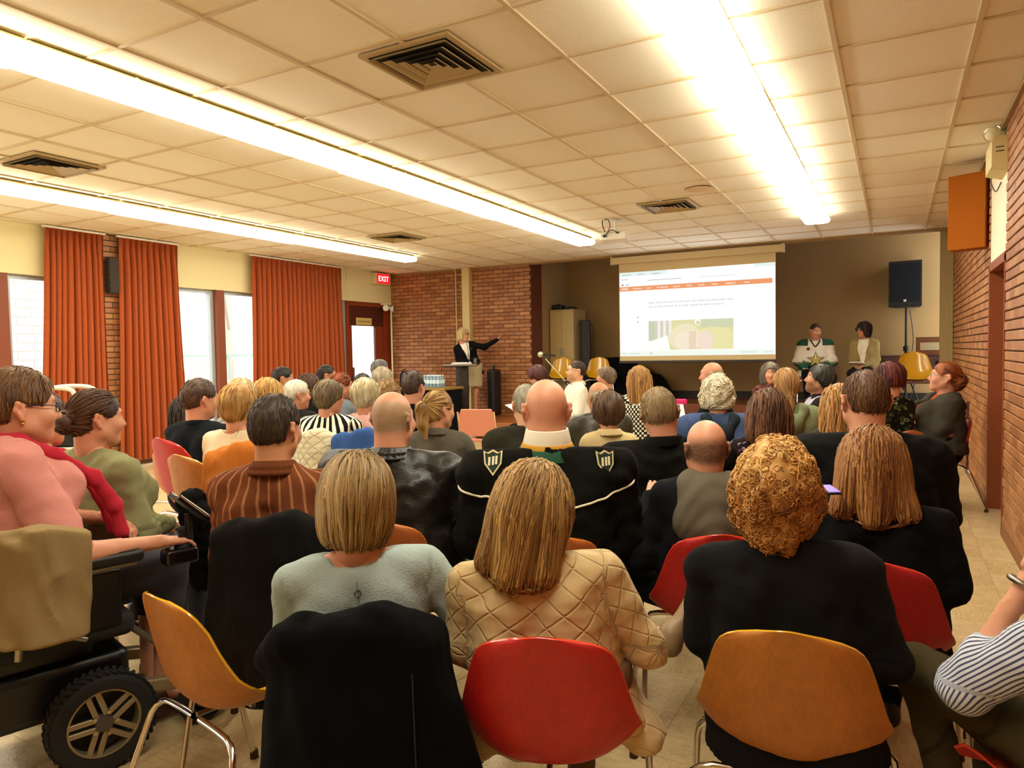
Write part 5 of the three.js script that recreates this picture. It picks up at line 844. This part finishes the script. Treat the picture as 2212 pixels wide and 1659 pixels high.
woman({ at: [-1.018, 1.140, -4.675], yaw: 24.3, lean: 5, turn: 8, s: 'white-haired woman in the blue hooded jacket', ch: 'salmon', label: 'woman with curly white hair in a blue hooded jacket', skin: 'pink', g: 1.3, sw: 1.15, hair: { st: 'curly', c: 0xc8b890, c2: 0xf0e8d0, q: .018, end: -.09, curl: 25 }, top: { n: 'jacket', th: .03, c: 0x44547a, hood: 0x222c34, fold: .008, hem: -.1 } });
woman({ at: [-1.265, 1.139, -8.636], yaw: -159.7, lean: 2, turn: -8, s: 'grey-haired woman facing the camera', label: 'woman with long grey hair facing the camera below the screen', skin: 'pink', hair: { st: 'long', c: 0x5c5044, c2: 0x9a8c78, end: -.16, w: .07 }, top: { n: 'top', c: 0x6a3c34, mat: floralMat('rose', '#5c3430', ['#a87868', '#3a2020']) } });
woman({ at: [-0.676, 1.164, -5.315], yaw: 23.3, lean: 5, turn: 2, s: 'woman in the sage hoodie', ch: 'salmon', label: 'woman with a reddish blonde braid in a sage green hooded top', skin: 'pink', g: 1.15, sw: 1.1, hair: { st: 'braid', c: 0x8a5a2c, c2: 0xb88a50 }, top: { n: 'hooded_top', th: .022, c: 0x7c8462, hood: 1, fold: .007 } });
woman({ at: [-0.610, 1.076, -4.096], yaw: 16.5, lean: 4, s: 'woman in the dark floral top', ch: 'salmon', label: 'woman with wavy brown hair and a hair clip in a dark floral top', skin: 'pink', g: 1.25, sw: 1.12, hair: { st: 'wavy', c: 0x3c2010, c2: 0x7a4a22, end: -.2 }, top: { n: 'top', c: 0x1c1014, mat: floralMat('plum', '#1a0e12', ['#6a3c5c', '#8a7a86', '#3c2030', '#4a4a34']) },
  extra: p => part('hair_clip', bx(.07, .008, .006).applyMatrix4(new THREE.Matrix4().makeTranslation(.02, .075, .115)).applyMatrix4(p.HM), M.steel, p.root) });
man({ at: [-0.551, 1.163, -6.407], yaw: 106.9, lean: 8, turn: -4, nod: 14, s: 'man in the dark blazer', label: 'man with swept-back dark grey hair in a dark blazer looking up left', skin: 'olive', face: { stubble: 0x2c2018 }, hair: { st: 'lady', c: 0x1c1612, c2: 0x4a443c, t: .012, len: .06 }, top: { n: 'blazer', th: .02, c: 0x22201e, open: .1, col: 'fold' }, inner: { c: 0xb0a8bc } });
man({ at: [-0.106, 1.213, -3.180], yaw: 15.9, lod: 1, lean: 4, turn: 6, s: 'man in the black suit', ch: 'orange', label: 'large man with short brown hair in a black suit jacket', skin: 'pink', g: 1.25, sw: 1.08, fat: 1.08, hair: { st: 'crop', c: 0x4a2a14, c2: 0x6e4824, t: .012 }, top: { n: 'suit_jacket', th: .028, c: 0x131211, kind: 'wool', fold: .007, col: 'fold', cw: .01, ch: .02, cc: 0x121111, hem: -.12, skirt: 1 }, inner: { c: 0xc8c4bc } , armR: [[.29, .2, -.06], [.24, .15, -.35]] });
woman({ at: [-0.290, 1.076, -4.724], yaw: 13.5, lean: 3, s: 'woman with long honey curls', label: 'woman with long curly honey hair, half hidden by the man in black', hair: { st: 'wavy', c: 0x8a5a28, c2: 0xc08e4c, end: -.26 }, top: { n: 'top', c: 0x3a3430 } });
woman({ at: [-0.041, 1.174, -6.342], yaw: 42.4, lean: 4, turn: 8, s: 'woman with maroon hair', label: 'woman with short maroon hair in a black top with green rings', skin: 'pink', g: 1.05, hair: { st: 'bob', c: 0x3c0c0c, c2: 0x681c16, end: -.06 }, top: { n: 'top', c: 0x16180e, mat: floralMat('rings', '#15170e', ['#6a7838', '#a8a878', '#3c5028'], 1) } });
woman({ at: [0.388, 1.145, -7.368], yaw: 109.0, lod: 2, lean: 8, turn: -14, nod: 10, glasses: 2, s: 'woman with arms crossed', ch: 'red', cz: .02, label: 'woman with ginger hair and glasses, arms crossed, in a dark grey hooded jacket', skin: 'pink', g: 1.5, head: 1.1, fat: 1.08, hair: { st: 'bun', c: 0x6a2c10, c2: 0xa8581c, side: [[0, -.04, .1, .06, .06, .05]] }, top: { n: 'hooded_jacket', th: .03, c: 0x3a352c, hood: 1, fold: .008, open: .05, ob: .1 }, inner: { c: 0xb04a28 }, arms: 'cross', legc: 0x0c0c0e, legL: [[-.1, .5, -.46], [-.12, .12, -.7]], legR: [[.08, .52, -.46], [.1, .1, -.62]] });
man({ at: [-0.644, 1.049, -2.767], yaw: 23.1, lod: 1, lean: -10, turn: 4, nod: 4, s: 'balding man in the grey hooded sweater', ch: 'red', cz: -.05, label: 'balding man in a grey hooded sweater with a dark sleeve', skin: 'pink', g: 1.15, fat: 1.03, face: { bald: .045, shave: 0x4a3626 }, top: { n: 'sweater', th: .026, c: 0x14161c, kind: 'wool', fold: .007 }, glasses: 1, armL: [[-.33, .16, -.05], [-.24, .42, -.28]], armR: [[.3, .16, -.1], [.1, .2, -.34]], legL: [[-.4, .52, -.3], [-.36, .1, -.34]],
  extra: p => { const h = p.T(0, .34, .13), u = p.T(0, .47, .09), f0 = field([[h.x, h.y, h.z, .185 * p.k, .15 * p.k, .075 * p.k], [u.x, u.y, u.z, .15 * p.k, .1 * p.k, .08 * p.k], p.K(p.T(-.085, .52, .03), p.T(.085, .52, .03), .05, .05), p.K(p.T(0, .3, .15), p.T(0, .2, .14), .07, .06), p.K(p.T(-.1, .51, .02), p.T(-.08, .47, -.08), .04, .03), p.K(p.T(.1, .51, .02), p.T(.08, .47, -.08), .04, .03)], .06), f1 = field([p.K(p.T(0, .66, -.0), p.T(0, .5, .05), .075, .05)], .03), a = p.T(0, .38, .1), g = nets((x, y, z) => smax(f0(x, y, z) + .007 * noise(x * 18, y * 14, z * 18) + .005 * Math.sin((x * x * 9 + y) * 90) * clamp((.3 - Math.abs(x)) * 3, 0, 1) * .5, -f1(x, y, z), .02), [a.x - .26, a.y - .3, a.z - .25], [a.x + .26, a.y + .26, a.z + .24], .008); g.setAttribute('uv', new THREE.BufferAttribute(new Float32Array(g.attributes.position.count * 2), 2)); part('hood', g, clothMat(0x5e5648, 'knit'), p.root); } });
// ------------------------------------------------------------------ people on the stage, the speaker, the arm at the right edge
woman({ at: [-6.877, 1.758, -10.929], yaw: -139.8, stand: 1, floor: .26, lean: 1, tilt: -14, roll: 8, chair: null, turn: 42, nod: 4, glasses: 1, s: 'speaker', label: 'woman speaking at the lectern in a black blazer and beige skirt, one arm outstretched', skin: 'pink', hair: { st: 'bob', c: 0xb89458, c2: 0xecd8a4, end: -.1, fringe: .035 }, top: { n: 'blazer', th: .016, c: 0x121214, kind: 'wool', hem: -.14, skirt: 1, open: .075, ob: .16, fold: .003 }, inner: { n: 'blouse', c: 0xeae4d6 }, skirt: { c: 0xb8a882, y: .26 + .56 }, shoe: 0x14100e,
  armL: [[-.26, .42, -.06], [-.5, .56, -.14], [-20, 0, 170, .4]], armR: [[.24, .2, -.02], [.14, .13, -.26], [0, 0, 0]], extra: p => part('lapel_pin', new THREE.SphereGeometry(.009, 8, 6).translate(...A3(snap(p.f, p.T(-.09, .36, -.12), .004))), M.gold, p.root) });
const starPts = (R1, R2) => Array.from({ length: 10 }, (_, i) => [Math.sin(i * PI / 5) * (i % 2 ? R2 : R1), Math.cos(i * PI / 5) * (i % 2 ? R2 : R1)]);
man({ at: [-1.110, 1.683, -12.273], yaw: -172.8, floor: .53, lean: 5, turn: 16, nod: -10, ch: 'yellow', s: 'man in the white jersey', label: 'man in a white and green hockey jersey sitting on the stage', skin: 'pink', g: 1.15, sw: 1.0, fat: 1.06, hair: { st: 'crop', c: 0x3a2010, c2: 0x5c3418, t: .012 }, legc: 0x101216,
  top: { n: 'hockey_jersey', th: .034, c: 0xffffff, fold: .006, hem: -.1, skirt: 1, neck: .07, nh: .52, cell: .0105, mat: new THREE.MeshStandardMaterial({ color: 0xffffff, vertexColors: true, roughness: .85 }) }, arms: [[-.27, .16, -.06], [-.18, .08, -.3]], armR: [[.27, .16, -.06], [.18, .08, -.3]],
  extra: p => { const W = lin(0xe4ddcc), G = lin(0x12503a), B = lin(0x1a120c), Y = lin(0xb09a50), inv = p.T(0, 0, 0);
    tint(p.top.geometry, (x, y, z) => { const h = (y - inv.y) / p.k, a = Math.abs(x) / p.k, v = h - .16 - .25 * Math.max(0, a - .05) * (a < .2 ? 1 : 0); if (h > .425 && a > .11) return h - .425 < .012 || a < .122 ? B : G; if (a > .2 ? h < .15 : v < -.02) { const e = a > .2 ? .15 - h : -.02 - v; if (e < .012) return B; if (e < .02) return Y; if (h < .0) return W; if (h < .015) return Y; return G; } return W; });
    const c = snap(p.f, p.T(0, .17, -.2), .004), st = part('star_emblem', extrude(starPts(.12, .045), .006).rotateY(PI).translate(c.x, c.y, c.z - .002), std(0xb8a458, .7), p.root); part('star_outline', extrude(starPts(.135, .055), .004).rotateY(PI).translate(c.x, c.y, c.z + .002), std(0x1c140c, .8), st); part('star_point', extrude([[0, .125], [-.012, .03], [0, 0], [.012, .03]], .004).rotateY(PI).translate(c.x, c.y, c.z - .008), std(0xe0d49c, .7), st);
    for (let i = 0; i < 5; i++) part('crest_letter', rb(.018, .03, .004, .001, c.x + (i - 2) * .026, c.y - .1 - .006 * Math.abs(i - 2), c.z - .008), std(0x14100c, .7), st);
    const b = snap(p.f, p.T(.11, .36, -.14), .003); part('badge', [cyl(.026, .026, .004, 0, 0, 0, 20).rotateX(PI / 2)].map(g => g.translate(b.x, b.y, b.z)), std(0x2c1410, .7), p.root); part('badge_centre', cyl(.016, .016, .005, 0, 0, 0, 16).rotateX(PI / 2).translate(b.x, b.y, b.z - .002), std(0xa03028, .7), p.root);
    const n = [[-.08, .52, .0], [-.06, .47, -.09], [0, .4, -.14], [.06, .47, -.09], [.08, .52, 0]].map(q => A3(snap(p.f, p.T(...q), .003))); part('neck_trim', tube(n, .012, 30, 6), std(0x1c1210, .8), p.root); } });
woman({ at: [-0.424, 1.681, -12.303], yaw: 168.0, floor: .53, lean: 3, turn: -36, glasses: 1, ch: 'yellow', s: 'woman in the tan blazer', label: 'woman with a dark bob and glasses in a tan blazer sitting on the stage', skin: 'tan', hair: { st: 'bob', c: 0x20120c, c2: 0x402416, end: -.12, fringe: .03 }, top: { n: 'blazer', th: .022, c: 0x9a8452, kind: 'wool', hem: -.1, skirt: 1, open: .07, ob: .02, fold: .004 }, inner: { n: 'blouse', c: 0xe8e0cc }, legc: 0x2a2420, skirt: null,
  extra: p => { for (const s of [-1, 1]) { const c = snap(p.f, p.T(s * .07, .48, -.06), .006), n = grad(p.f, c), q = new THREE.Quaternion().setFromUnitVectors(V(0, 0, 1), n); part('shirt_collar', extrude([[-.03, .02], [.03, .03], [.035, -.02], [-.01, -.035]], .006, .002).applyQuaternion(q).translate(c.x, c.y, c.z), std(0xe8e0cc, .8), p.root); } part('notebook', rb(.2, .012, .16, .003).rotateX(.2).translate(.02, p.hip.y + .13 * p.k, -.33 * p.k), M.paper, p.root); } });
woman({ at: [0.475, 1.088, -1.929], yaw: 48.2, lod: 1, lean: 6, turn: -10, s: 'person at the right edge', ch: 'red', label: 'person at the right edge in a blue striped shirt and olive trousers, wearing a watch', skin: 'pink', g: 1.25, sw: 1.1, hair: { st: 'lady', c: 0x6a4a2c, c2: 0x9a7848 }, top: { n: 'striped_shirt', c: 0xffffff, sl: .66, sth: .012, fold: .005, hem: -.06, mat: stripeMat('blue', '#c8ccd4', '#4a4c6c', 1, .4, 90) }, bare: 1, legc: 0x4a4028, legm: clothMat(0x3e351f, 'wool'), legL: [[-.12, .58, -.42], [-.1, .14, -.3]], armL: [[-.26, .14, -.26], [-.12, .47, -.17], [10, 0, 0]],
  extra: p => { const a = p.arms[0], d = a.wr.clone().sub(a.el).normalize(), c = a.wr.clone().addScaledVector(d, -.03), q = new THREE.Quaternion().setFromUnitVectors(V(0, 0, 1), d); part('watch_strap', new THREE.TorusGeometry(.032, .007, 8, 24).applyQuaternion(q).translate(c.x, c.y, c.z), M.steel, p.root); part('watch_face', cyl(.017, .017, .012, .0, 0, 0, 20).rotateZ(PI / 2).translate(.036, 0, 0).applyQuaternion(q).translate(c.x, c.y, c.z), M.gold, p.root); } });

// ------------------------------------------------------------------ free chairs
shellChair('yellow', 'yellow moulded shell chair on the stage nearest the beige cabinet', -5.453, -12.054, -2.856, .53);
shellChair('yellow', 'yellow moulded shell chair on the stage in front of the black draped table', -4.773, -12.193, -2.803, .53);
shellChair('yellow', 'glossy yellow moulded shell chair on the stage under the loudspeaker', 0.252, -11.606, -3.094, .53, 1.03);
shellChair('yellow', 'empty yellow shell chair with its ochre back towards the camera, beside the wheelchair', -1.794, -1.488, -0.204, 0, .98);
shellChair('red', 'empty red shell chair seen side-on in front of the orange curtain', -3.832, -3.016, -0.178, 0, 1.22);
shellChair('yellow', 'empty yellow shell chair just behind the side-on red one', -3.500, -2.857, -0.091, 0, 1.14);
{ // folding chair with a jacket on it
  const [x, z, a] = [-4.197, -7.008, 0.295], t = thing('folding_chair', 'salmon pink metal folding chair standing empty near the lectern', 'chair', [x, 0, z], a), m = std(0xcf8468, .5);
  part('backrest', extrude([[-.2, 0], [.2, 0], [.21, .2], [.17, .3], [-.17, .3], [-.21, .2]], .012, .006).rotateX(.12).translate(0, .5, .17), m, t);
  part('seat', rb(.4, .03, .4, .012, 0, .44, -.04), m, t);
  for (const s of [-1, 1]) { part('rear_frame', tube([[s * .215, .02, -.26], [s * .215, .42, .08], [s * .21, .78, .24]], .012), M.chrome, t); part('leg', rod([s * .19, .42, -.1], [s * .19, .02, .26], .011), M.chrome, t); }
  part('crossbar', rod([-.19, .14, .2], [.19, .14, .2], .008), M.chrome, t);
  const f0 = field([[-.12, .52, -.08, .14, .5, -.05, .07, .06], [0, .5, .02, .17, .48, -.02, .06, .05]], .05), g = nets((q, w, e) => f0(q, w, e) + .02 * noise(q * 16, w * 16, e * 16), [-.3, .38, -.25], [.32, .66, .2], .014);
  const j = one('folded_jacket', g, cloth(0x5a5232), 'olive jacket dropped on the seat of the folding chair', 'jacket'); j.position.set(x, -.005, z); j.rotation.y = a;
  const pp = one('white_sheet', bx(.2, .006, .14), M.paper, 'white paper lying beside the olive jacket on the folding chair', 'paper'); pp.position.set(x - .12, .462, z - .05); pp.rotation.y = a + .4;
}
const sheet = (w0, w1, y0, y1, z0, z1, th, n = 6, dx = 0, arch = .04) => Array.from({ length: n }, (_, i) => { const u = i / (n - 1) * 2 - 1; return [u * w0, y0 - arch * u * u, z0 - .05 * u * u, u * w1 + dx, y1, z1 - .09 * u * u, th, th * 1.15]; });
// ------------------------------------------------------------------ coats hung over chair backs
function drape(name, label, cat, x, z, turn, prims, m, { cell = .012, fold = .012, cut = null, y = 0, fx = 16, parts } = {}) {
  const f0 = field(prims, .07), f = (a, b, c) => { let d = f0(a, b, c); if (d > .08) return d; d += fold * (noise(a * fx, b * 3, c * fx) + .5 * noise(a * fx * 2.3 + b * 4, b * 7, c * fx * 2) + .9 * Math.abs(noise(a * fx * .8 + b * 5, b * 6 - a * 5, c * fx)) - .3); return cut ? smax(d, cut(a, b, c), .012) : d; }, [lo, hi] = bounds(prims, .03), g = nets(f, lo, hi, cell), p = g.attributes.position, uv = new Float32Array(p.count * 2);
  for (let i = 0; i < p.count; i++) { uv[2 * i] = p.getX(i) + p.getZ(i); uv[2 * i + 1] = p.getY(i); } g.setAttribute('uv', new THREE.BufferAttribute(uv, 2));
  const t = thing(name, label, cat, [x, y, z], turn); part('shell', g, m, t); if (parts) parts(t, f); return t;
}
const blackCoat = cloth(0x040405, { roughness: 1 });
drape('coat', 'long black coat hung over the back of a front-row chair, reaching the floor', 'coat', -1.116, -1.273, 0.615, [...sheet(.17, .25, .78, .04, 0, .13, .045, 8, .02), [.14, .74, 0, .27, .32, .04, .04, .05], [-.17, .77, 0, -.25, .69, -.08, .03, .015]], blackCoat, { fold: .01, parts: (t, f) => { part('sleeve_seam', tube([[.13, .7, .05], [.14, .4, .12], [.15, .1, .16]].map(q => A3(snap(f, V(...q), .001))), .002, 16, 5), std(0x18181c, .8), t); part('zip_pull', rb(.006, .03, .004, .001, ...A3(snap(f, V(.19, .14, .2), .003))), M.gold, t); } });
drape('jacket', 'black jacket hung on the chair of the man in brown stripes', 'jacket', -1.759, -1.634, 0.543, sheet(.19, .23, .88, .36, 0, .05, .042, 7), cloth(0x0f0d0c), { fold: .012 });
drape('hung_jacket', 'orange jacket with black fleece lining hung on a chair ahead of the brown stripes', 'jacket', -2.658, -2.290, 0.406, sheet(.17, .2, .99, .66, 0, .06, .045, 6), cloth(0xc0702c), { fold: .014, parts: (t, f) => { const P = [[-.24, .76, .03, -.2, .4, .04, .07, .05], [-.12, .72, .07, -.08, .4, .07, .06, .05]], f1 = field(P, .06), [lo, hi] = bounds(P, .02); part('fleece_lining', nets((x, y, z) => f1(x, y, z) + .01 * noise(x * 50, y * 50, z * 50), lo, hi, .013), cloth(0x0c0b0b), t); const L = [[-.13, .87], [-.1, .885], [-.07, .885], [-.04, .87]].map(q => A3(snap(f, V(q[0], q[1], .1), .002))); part('label_mark', tube(L, .006, 12, 5), std(0x2a1408, .8), t); } });
drape('quilted_coat', 'cream quilted coat hung on the chair of the woman in the striped shirt', 'coat', -3.490, -3.602, 0.386, sheet(.15, .2, .89, .42, 0, .06, .04, 6, .03), new THREE.MeshPhysicalMaterial({ color: 0xded2ae, roughness: .8, bumpMap: quiltMat().bumpMap, bumpScale: .008, sheen: .3 }), { cell: .016 });
drape('blue_jacket', 'bright blue jacket hung on the chair of the woman in the pink shirt', 'jacket', -3.113, -3.638, 0.498, sheet(.17, .19, .9, .45, 0, .06, .042, 6), cloth(0x3a5a96), { cell: .016, fold: .016 });
drape('shawl', 'black dotted shawl over the chair of the woman with copper-blonde hair', 'shawl', -1.969, -6.055, 0.524, sheet(.2, .24, .93, .5, 0, .04, .035, 7), dotMat('jacket', '#14120f', '#e0d8c4', .011, .042), { cell: .018 });
one('notepaper', [bx(.1, .004, .14).rotateX(.9).rotateY(.5)].map(g => g.translate(...[-1.659, 0.896, -6.130])), M.paper, 'small white paper held out by the bald man facing left', 'paper');
one('pink_wallet', rb(.1, .05, .03, .012).translate(...[-1.664, 0.969, -6.244]), std(0xd0206a, .5), 'small hot pink wallet beside the white paper', 'wallet');
// ------------------------------------------------------------------ bag on the floor, phone, trolley
{
  const [x, z] = [-0.930, -1.606, 0.525], P = [[-.13, .09, 0, .12, .07, .02, .085, .07], [-.05, .17, 0, .06, .14, .01, .05, .05]], f0 = field(P, .05), t = thing('handbag', 'slouchy black handbag on the floor under the red chair', 'bag', [x, 0, z], .4);
  part('body', nets((a, b, c) => Math.max(f0(a, b, c) + .014 * noise(a * 22, b * 22, c * 22), -b), [-.26, -.01, -.13], [.24, .27, .14], .01), std(0x0a0a0b, .5), t);
  part('strap', tube([[.1, .12, .05], [.2, .13, .12], [.27, .08, .14], [.28, .03, .08], [.2, .02, .03], [.14, .06, 0]], .012, 30, 8), M.black, t);
  part('strap', tube([[.06, .15, .06], [.16, .2, .1], [.24, .16, .1], [.26, .06, .06]], .011, 24, 8), M.black, t);
  part('buckle', new THREE.TorusGeometry(.016, .003, 6, 16).translate(.09, .13, .075), M.steel, t);
}
{
  const P = [-0.175, 0.992, -2.385], t = thing('phone', 'phone with a pale violet screen held by the woman in the black sweater', 'phone', P, .5);
  part('case', rb(.04, .008, .08, .003).rotateX(.12), M.black, t); part('screen', bx(.034, .001, .07, 0, .005, 0).rotateX(.12), new THREE.MeshStandardMaterial({ color: 0x111111, emissive: 0x9a80e0, emissiveIntensity: 1.2, roughness: .2 }), t);
}
{
  const [x, z] = [-5.774, -3.231, 1.061], t = thing('trolley', 'white tubular trolley frame between the seated women and the curtain', 'trolley', [x, 0, z], .5);
  for (const s of [-1, 1]) part('frame_hoop', tube([[-.2, .06, s * .14], [-.2, 1.1, s * .14], [-.17, 1.2, s * .14], [-.1, 1.22, s * .14], [.1, 1.22, s * .14], [.17, 1.2, s * .14], [.2, 1.1, s * .14], [.2, .06, s * .14]], .018, 60, 8), M.white, t);
  part('shelf', [rb(.4, .02, .3, .006, 0, .3, 0), rb(.4, .02, .3, .006, 0, .75, 0)].map(g => g), M.white, t);
  part('basket', rb(.3, .3, .24, .02, 0, .92, 0), M.black, t);
  for (const [a, b] of [[-1, -1], [1, -1], [-1, 1], [1, 1]]) part('caster', new THREE.TorusGeometry(.03, .016, 8, 16).translate(a * .2, .046, b * .14), M.rubber, t);
}
// ------------------------------------------------------------------ powered wheelchair under the woman in pink
{
  const [wx, wz, wa] = WHEEL, t = thing('powered_wheelchair', 'black powered wheelchair with alloy wheels at the left of the room', 'wheelchair', [wx, 0, wz], wa);
  const hull = std(0x0b0b0d, .35), alloy = std(0xa89a7c, .35, { metalness: .7 });
  part('base_housing', [rb(.4, .2, .62, .04, 0, .27, .05), rb(.34, .1, .4, .03, 0, .4, .05)], hull, t);
  part('seat_cushion', rb(.5, .09, .5, .035, 0, .47, -.02), std(0x151516, .8), t);
  part('back_cushion', rb(.46, .6, .1, .04).rotateX(.12).translate(0, .8, .3), std(0x121213, .8), t);
  part('back_post', [rod([-.18, .42, .3], [-.18, 1.05, .38], .014), rod([.18, .42, .3], [.18, 1.05, .38], .014)], M.black, t);
  for (const s of [-1, 1]) {
    const w = new THREE.Group(); w.name = 'drive_wheel'; w.scale.setScalar(.93); w.position.set(s * .3, .172, -.13); t.add(w);
    part('tyre', lathe([[.13, -.045], [.16, -.05], [.176, -.042], [.183, -.02], [.184, 0], [.183, .02], [.176, .042], [.16, .05], [.13, .045], [.128, 0], [.13, -.045]], 48).rotateZ(PI / 2), M.rubber, w);
    const tr = []; for (let i = 0; i < 44; i++) for (const q of [-1, 1]) tr.push(rb(.034, .007, .012, .002).rotateY(q * .5).translate(q * .024, .185, 0).rotateX((i + (q > 0 ? .5 : 0)) / 44 * PI * 2)); part('tread', tr, M.rubber, w).userData.kind = 'stuff';
    part('rim', lathe([[.118, -.035], [.132, -.04], [.134, .0], [.132, .04], [.118, .035], [.116, 0], [.118, -.035]], 40).rotateZ(PI / 2), alloy, w);
    part('hub', cyl(.03, .036, .03, 0, 0, 0, 20).rotateZ(-PI / 2).translate(s * .022, 0, 0), std(0x4a4238, .5), w);
    part('rim_backing', cyl(.118, .118, .01, 0, 0, 0, 32).rotateZ(PI / 2).translate(s * -.02, 0, 0), M.black, w);
    for (let i = 0; i < 5; i++) { const a = i * PI * 2 / 5 + .3; part('spoke', [-1, 1].map(q => rb(.014, .1, .02, .003).translate(s * .024, .072, q * .017).rotateX(a)), alloy, w); part('lug_nut', cyl(.0075, .0075, .012, 0, 0, 0, 8).rotateZ(PI / 2).translate(s * .036, .042, 0).rotateX(a + .628), M.chrome, w); }
    for (const [cz, cr] of [[-.5, .09], [.4, .075]]) { const c = new THREE.Group(); c.name = 'caster'; c.position.set(s * .22, cr, cz); t.add(c); part('caster_tyre', lathe([[.04, -.03], [cr - .01, -.032], [cr, -.015], [cr, .015], [cr - .01, .032], [.04, .03]], 28).rotateZ(PI / 2), M.rubber, c); part('fork', [rb(.012, .12, .04, .004, s * .04, .05, 0), rb(.012, .12, .04, .004, -s * .04, .05, 0), rb(.1, .012, .05, .004, 0, .11, 0)], hull, c); part('caster_hub', cyl(.03, .03, .05, 0, 0, 0, 14).rotateZ(PI / 2), std(0x2a2620, .5), c); }
    part('link_arm', rb(.05, .05, .42, .012).rotateX(-.2).translate(s * .2, .2, -.32), alloy, t);
    part('armrest_pad', rb(.08, .045, .36, .018, s * .3, .735, -.1), M.black, t);
    part('armrest_bracket', [rod([s * .27, .45, .1], [s * .3, .715, .08], .013), rod([s * .3, .705, .08], [s * .3, .705, -.26], .012), rod([s * .27, .46, -.1], [s * .27, .56, .12], .01)], M.steel, t);
    part('footplate', rb(.15, .015, .22, .005, s * .1, .1, -.62), M.black, t); part('leg_hanger', rod([s * .14, .44, -.26], [s * .12, .12, -.58], .013), M.steel, t);
  }
  part('control_box', rb(.08, .06, .12, .015, .27, .69, -.42), M.blackGloss, t);
  part('joystick', [lathe([[.028, 0], [.024, .012], [.014, .03], [.01, .05], [.016, .06], [.016, .075], [0, .08]], 16).translate(.27, .72, -.43)], M.rubber, t);
  const disp = part('display_panel', rb(.1, .014, .16, .004).rotateX(-.75).translate(.26, .86, -.47), M.blackGloss, t);
  part('display_edge', tube([[-.05, .01, .08], [-.052, .01, -.06], [-.03, .01, -.085], [.03, .01, -.085], [.052, .01, -.06], [.05, .01, .08]].map(q => { const v = V(...q).applyEuler(new THREE.Euler(-.75, 0, 0)); return [v.x + .26, v.y + .86, v.z - .47]; }), .005, 40, 6), M.chrome, disp);
  part('display_stem', rod([.27, .7, -.46], [.26, .84, -.46], .014), M.black, t);
  part('side_panel', rb(.02, .2, .4, .008, .25, .58, -.02), hull, t);
  const kp = [-2.256, -1.190, 1.085]; drape('hung_coat', 'khaki cotton coat hanging over the back of the powered wheelchair', 'coat', kp[0], kp[1], wa + PI / 2, [...sheet(.15, .1, .95, .5, .0, .03, .012, 16, -.02, .06)], cloth(0x86704a), { fold: .02, fx: 13, cell: .007, cut: (x, y) => Math.max(.585 - .05 * x - y, Math.abs(x + .01) - .145 + (.95 - y) * .06, y - .94 + .35 * Math.max(0, x)) });
}
scene.traverse(o => { if (o.isMesh) o.castShadow = o.receiveShadow = true; });
renderer.render(scene, camera);
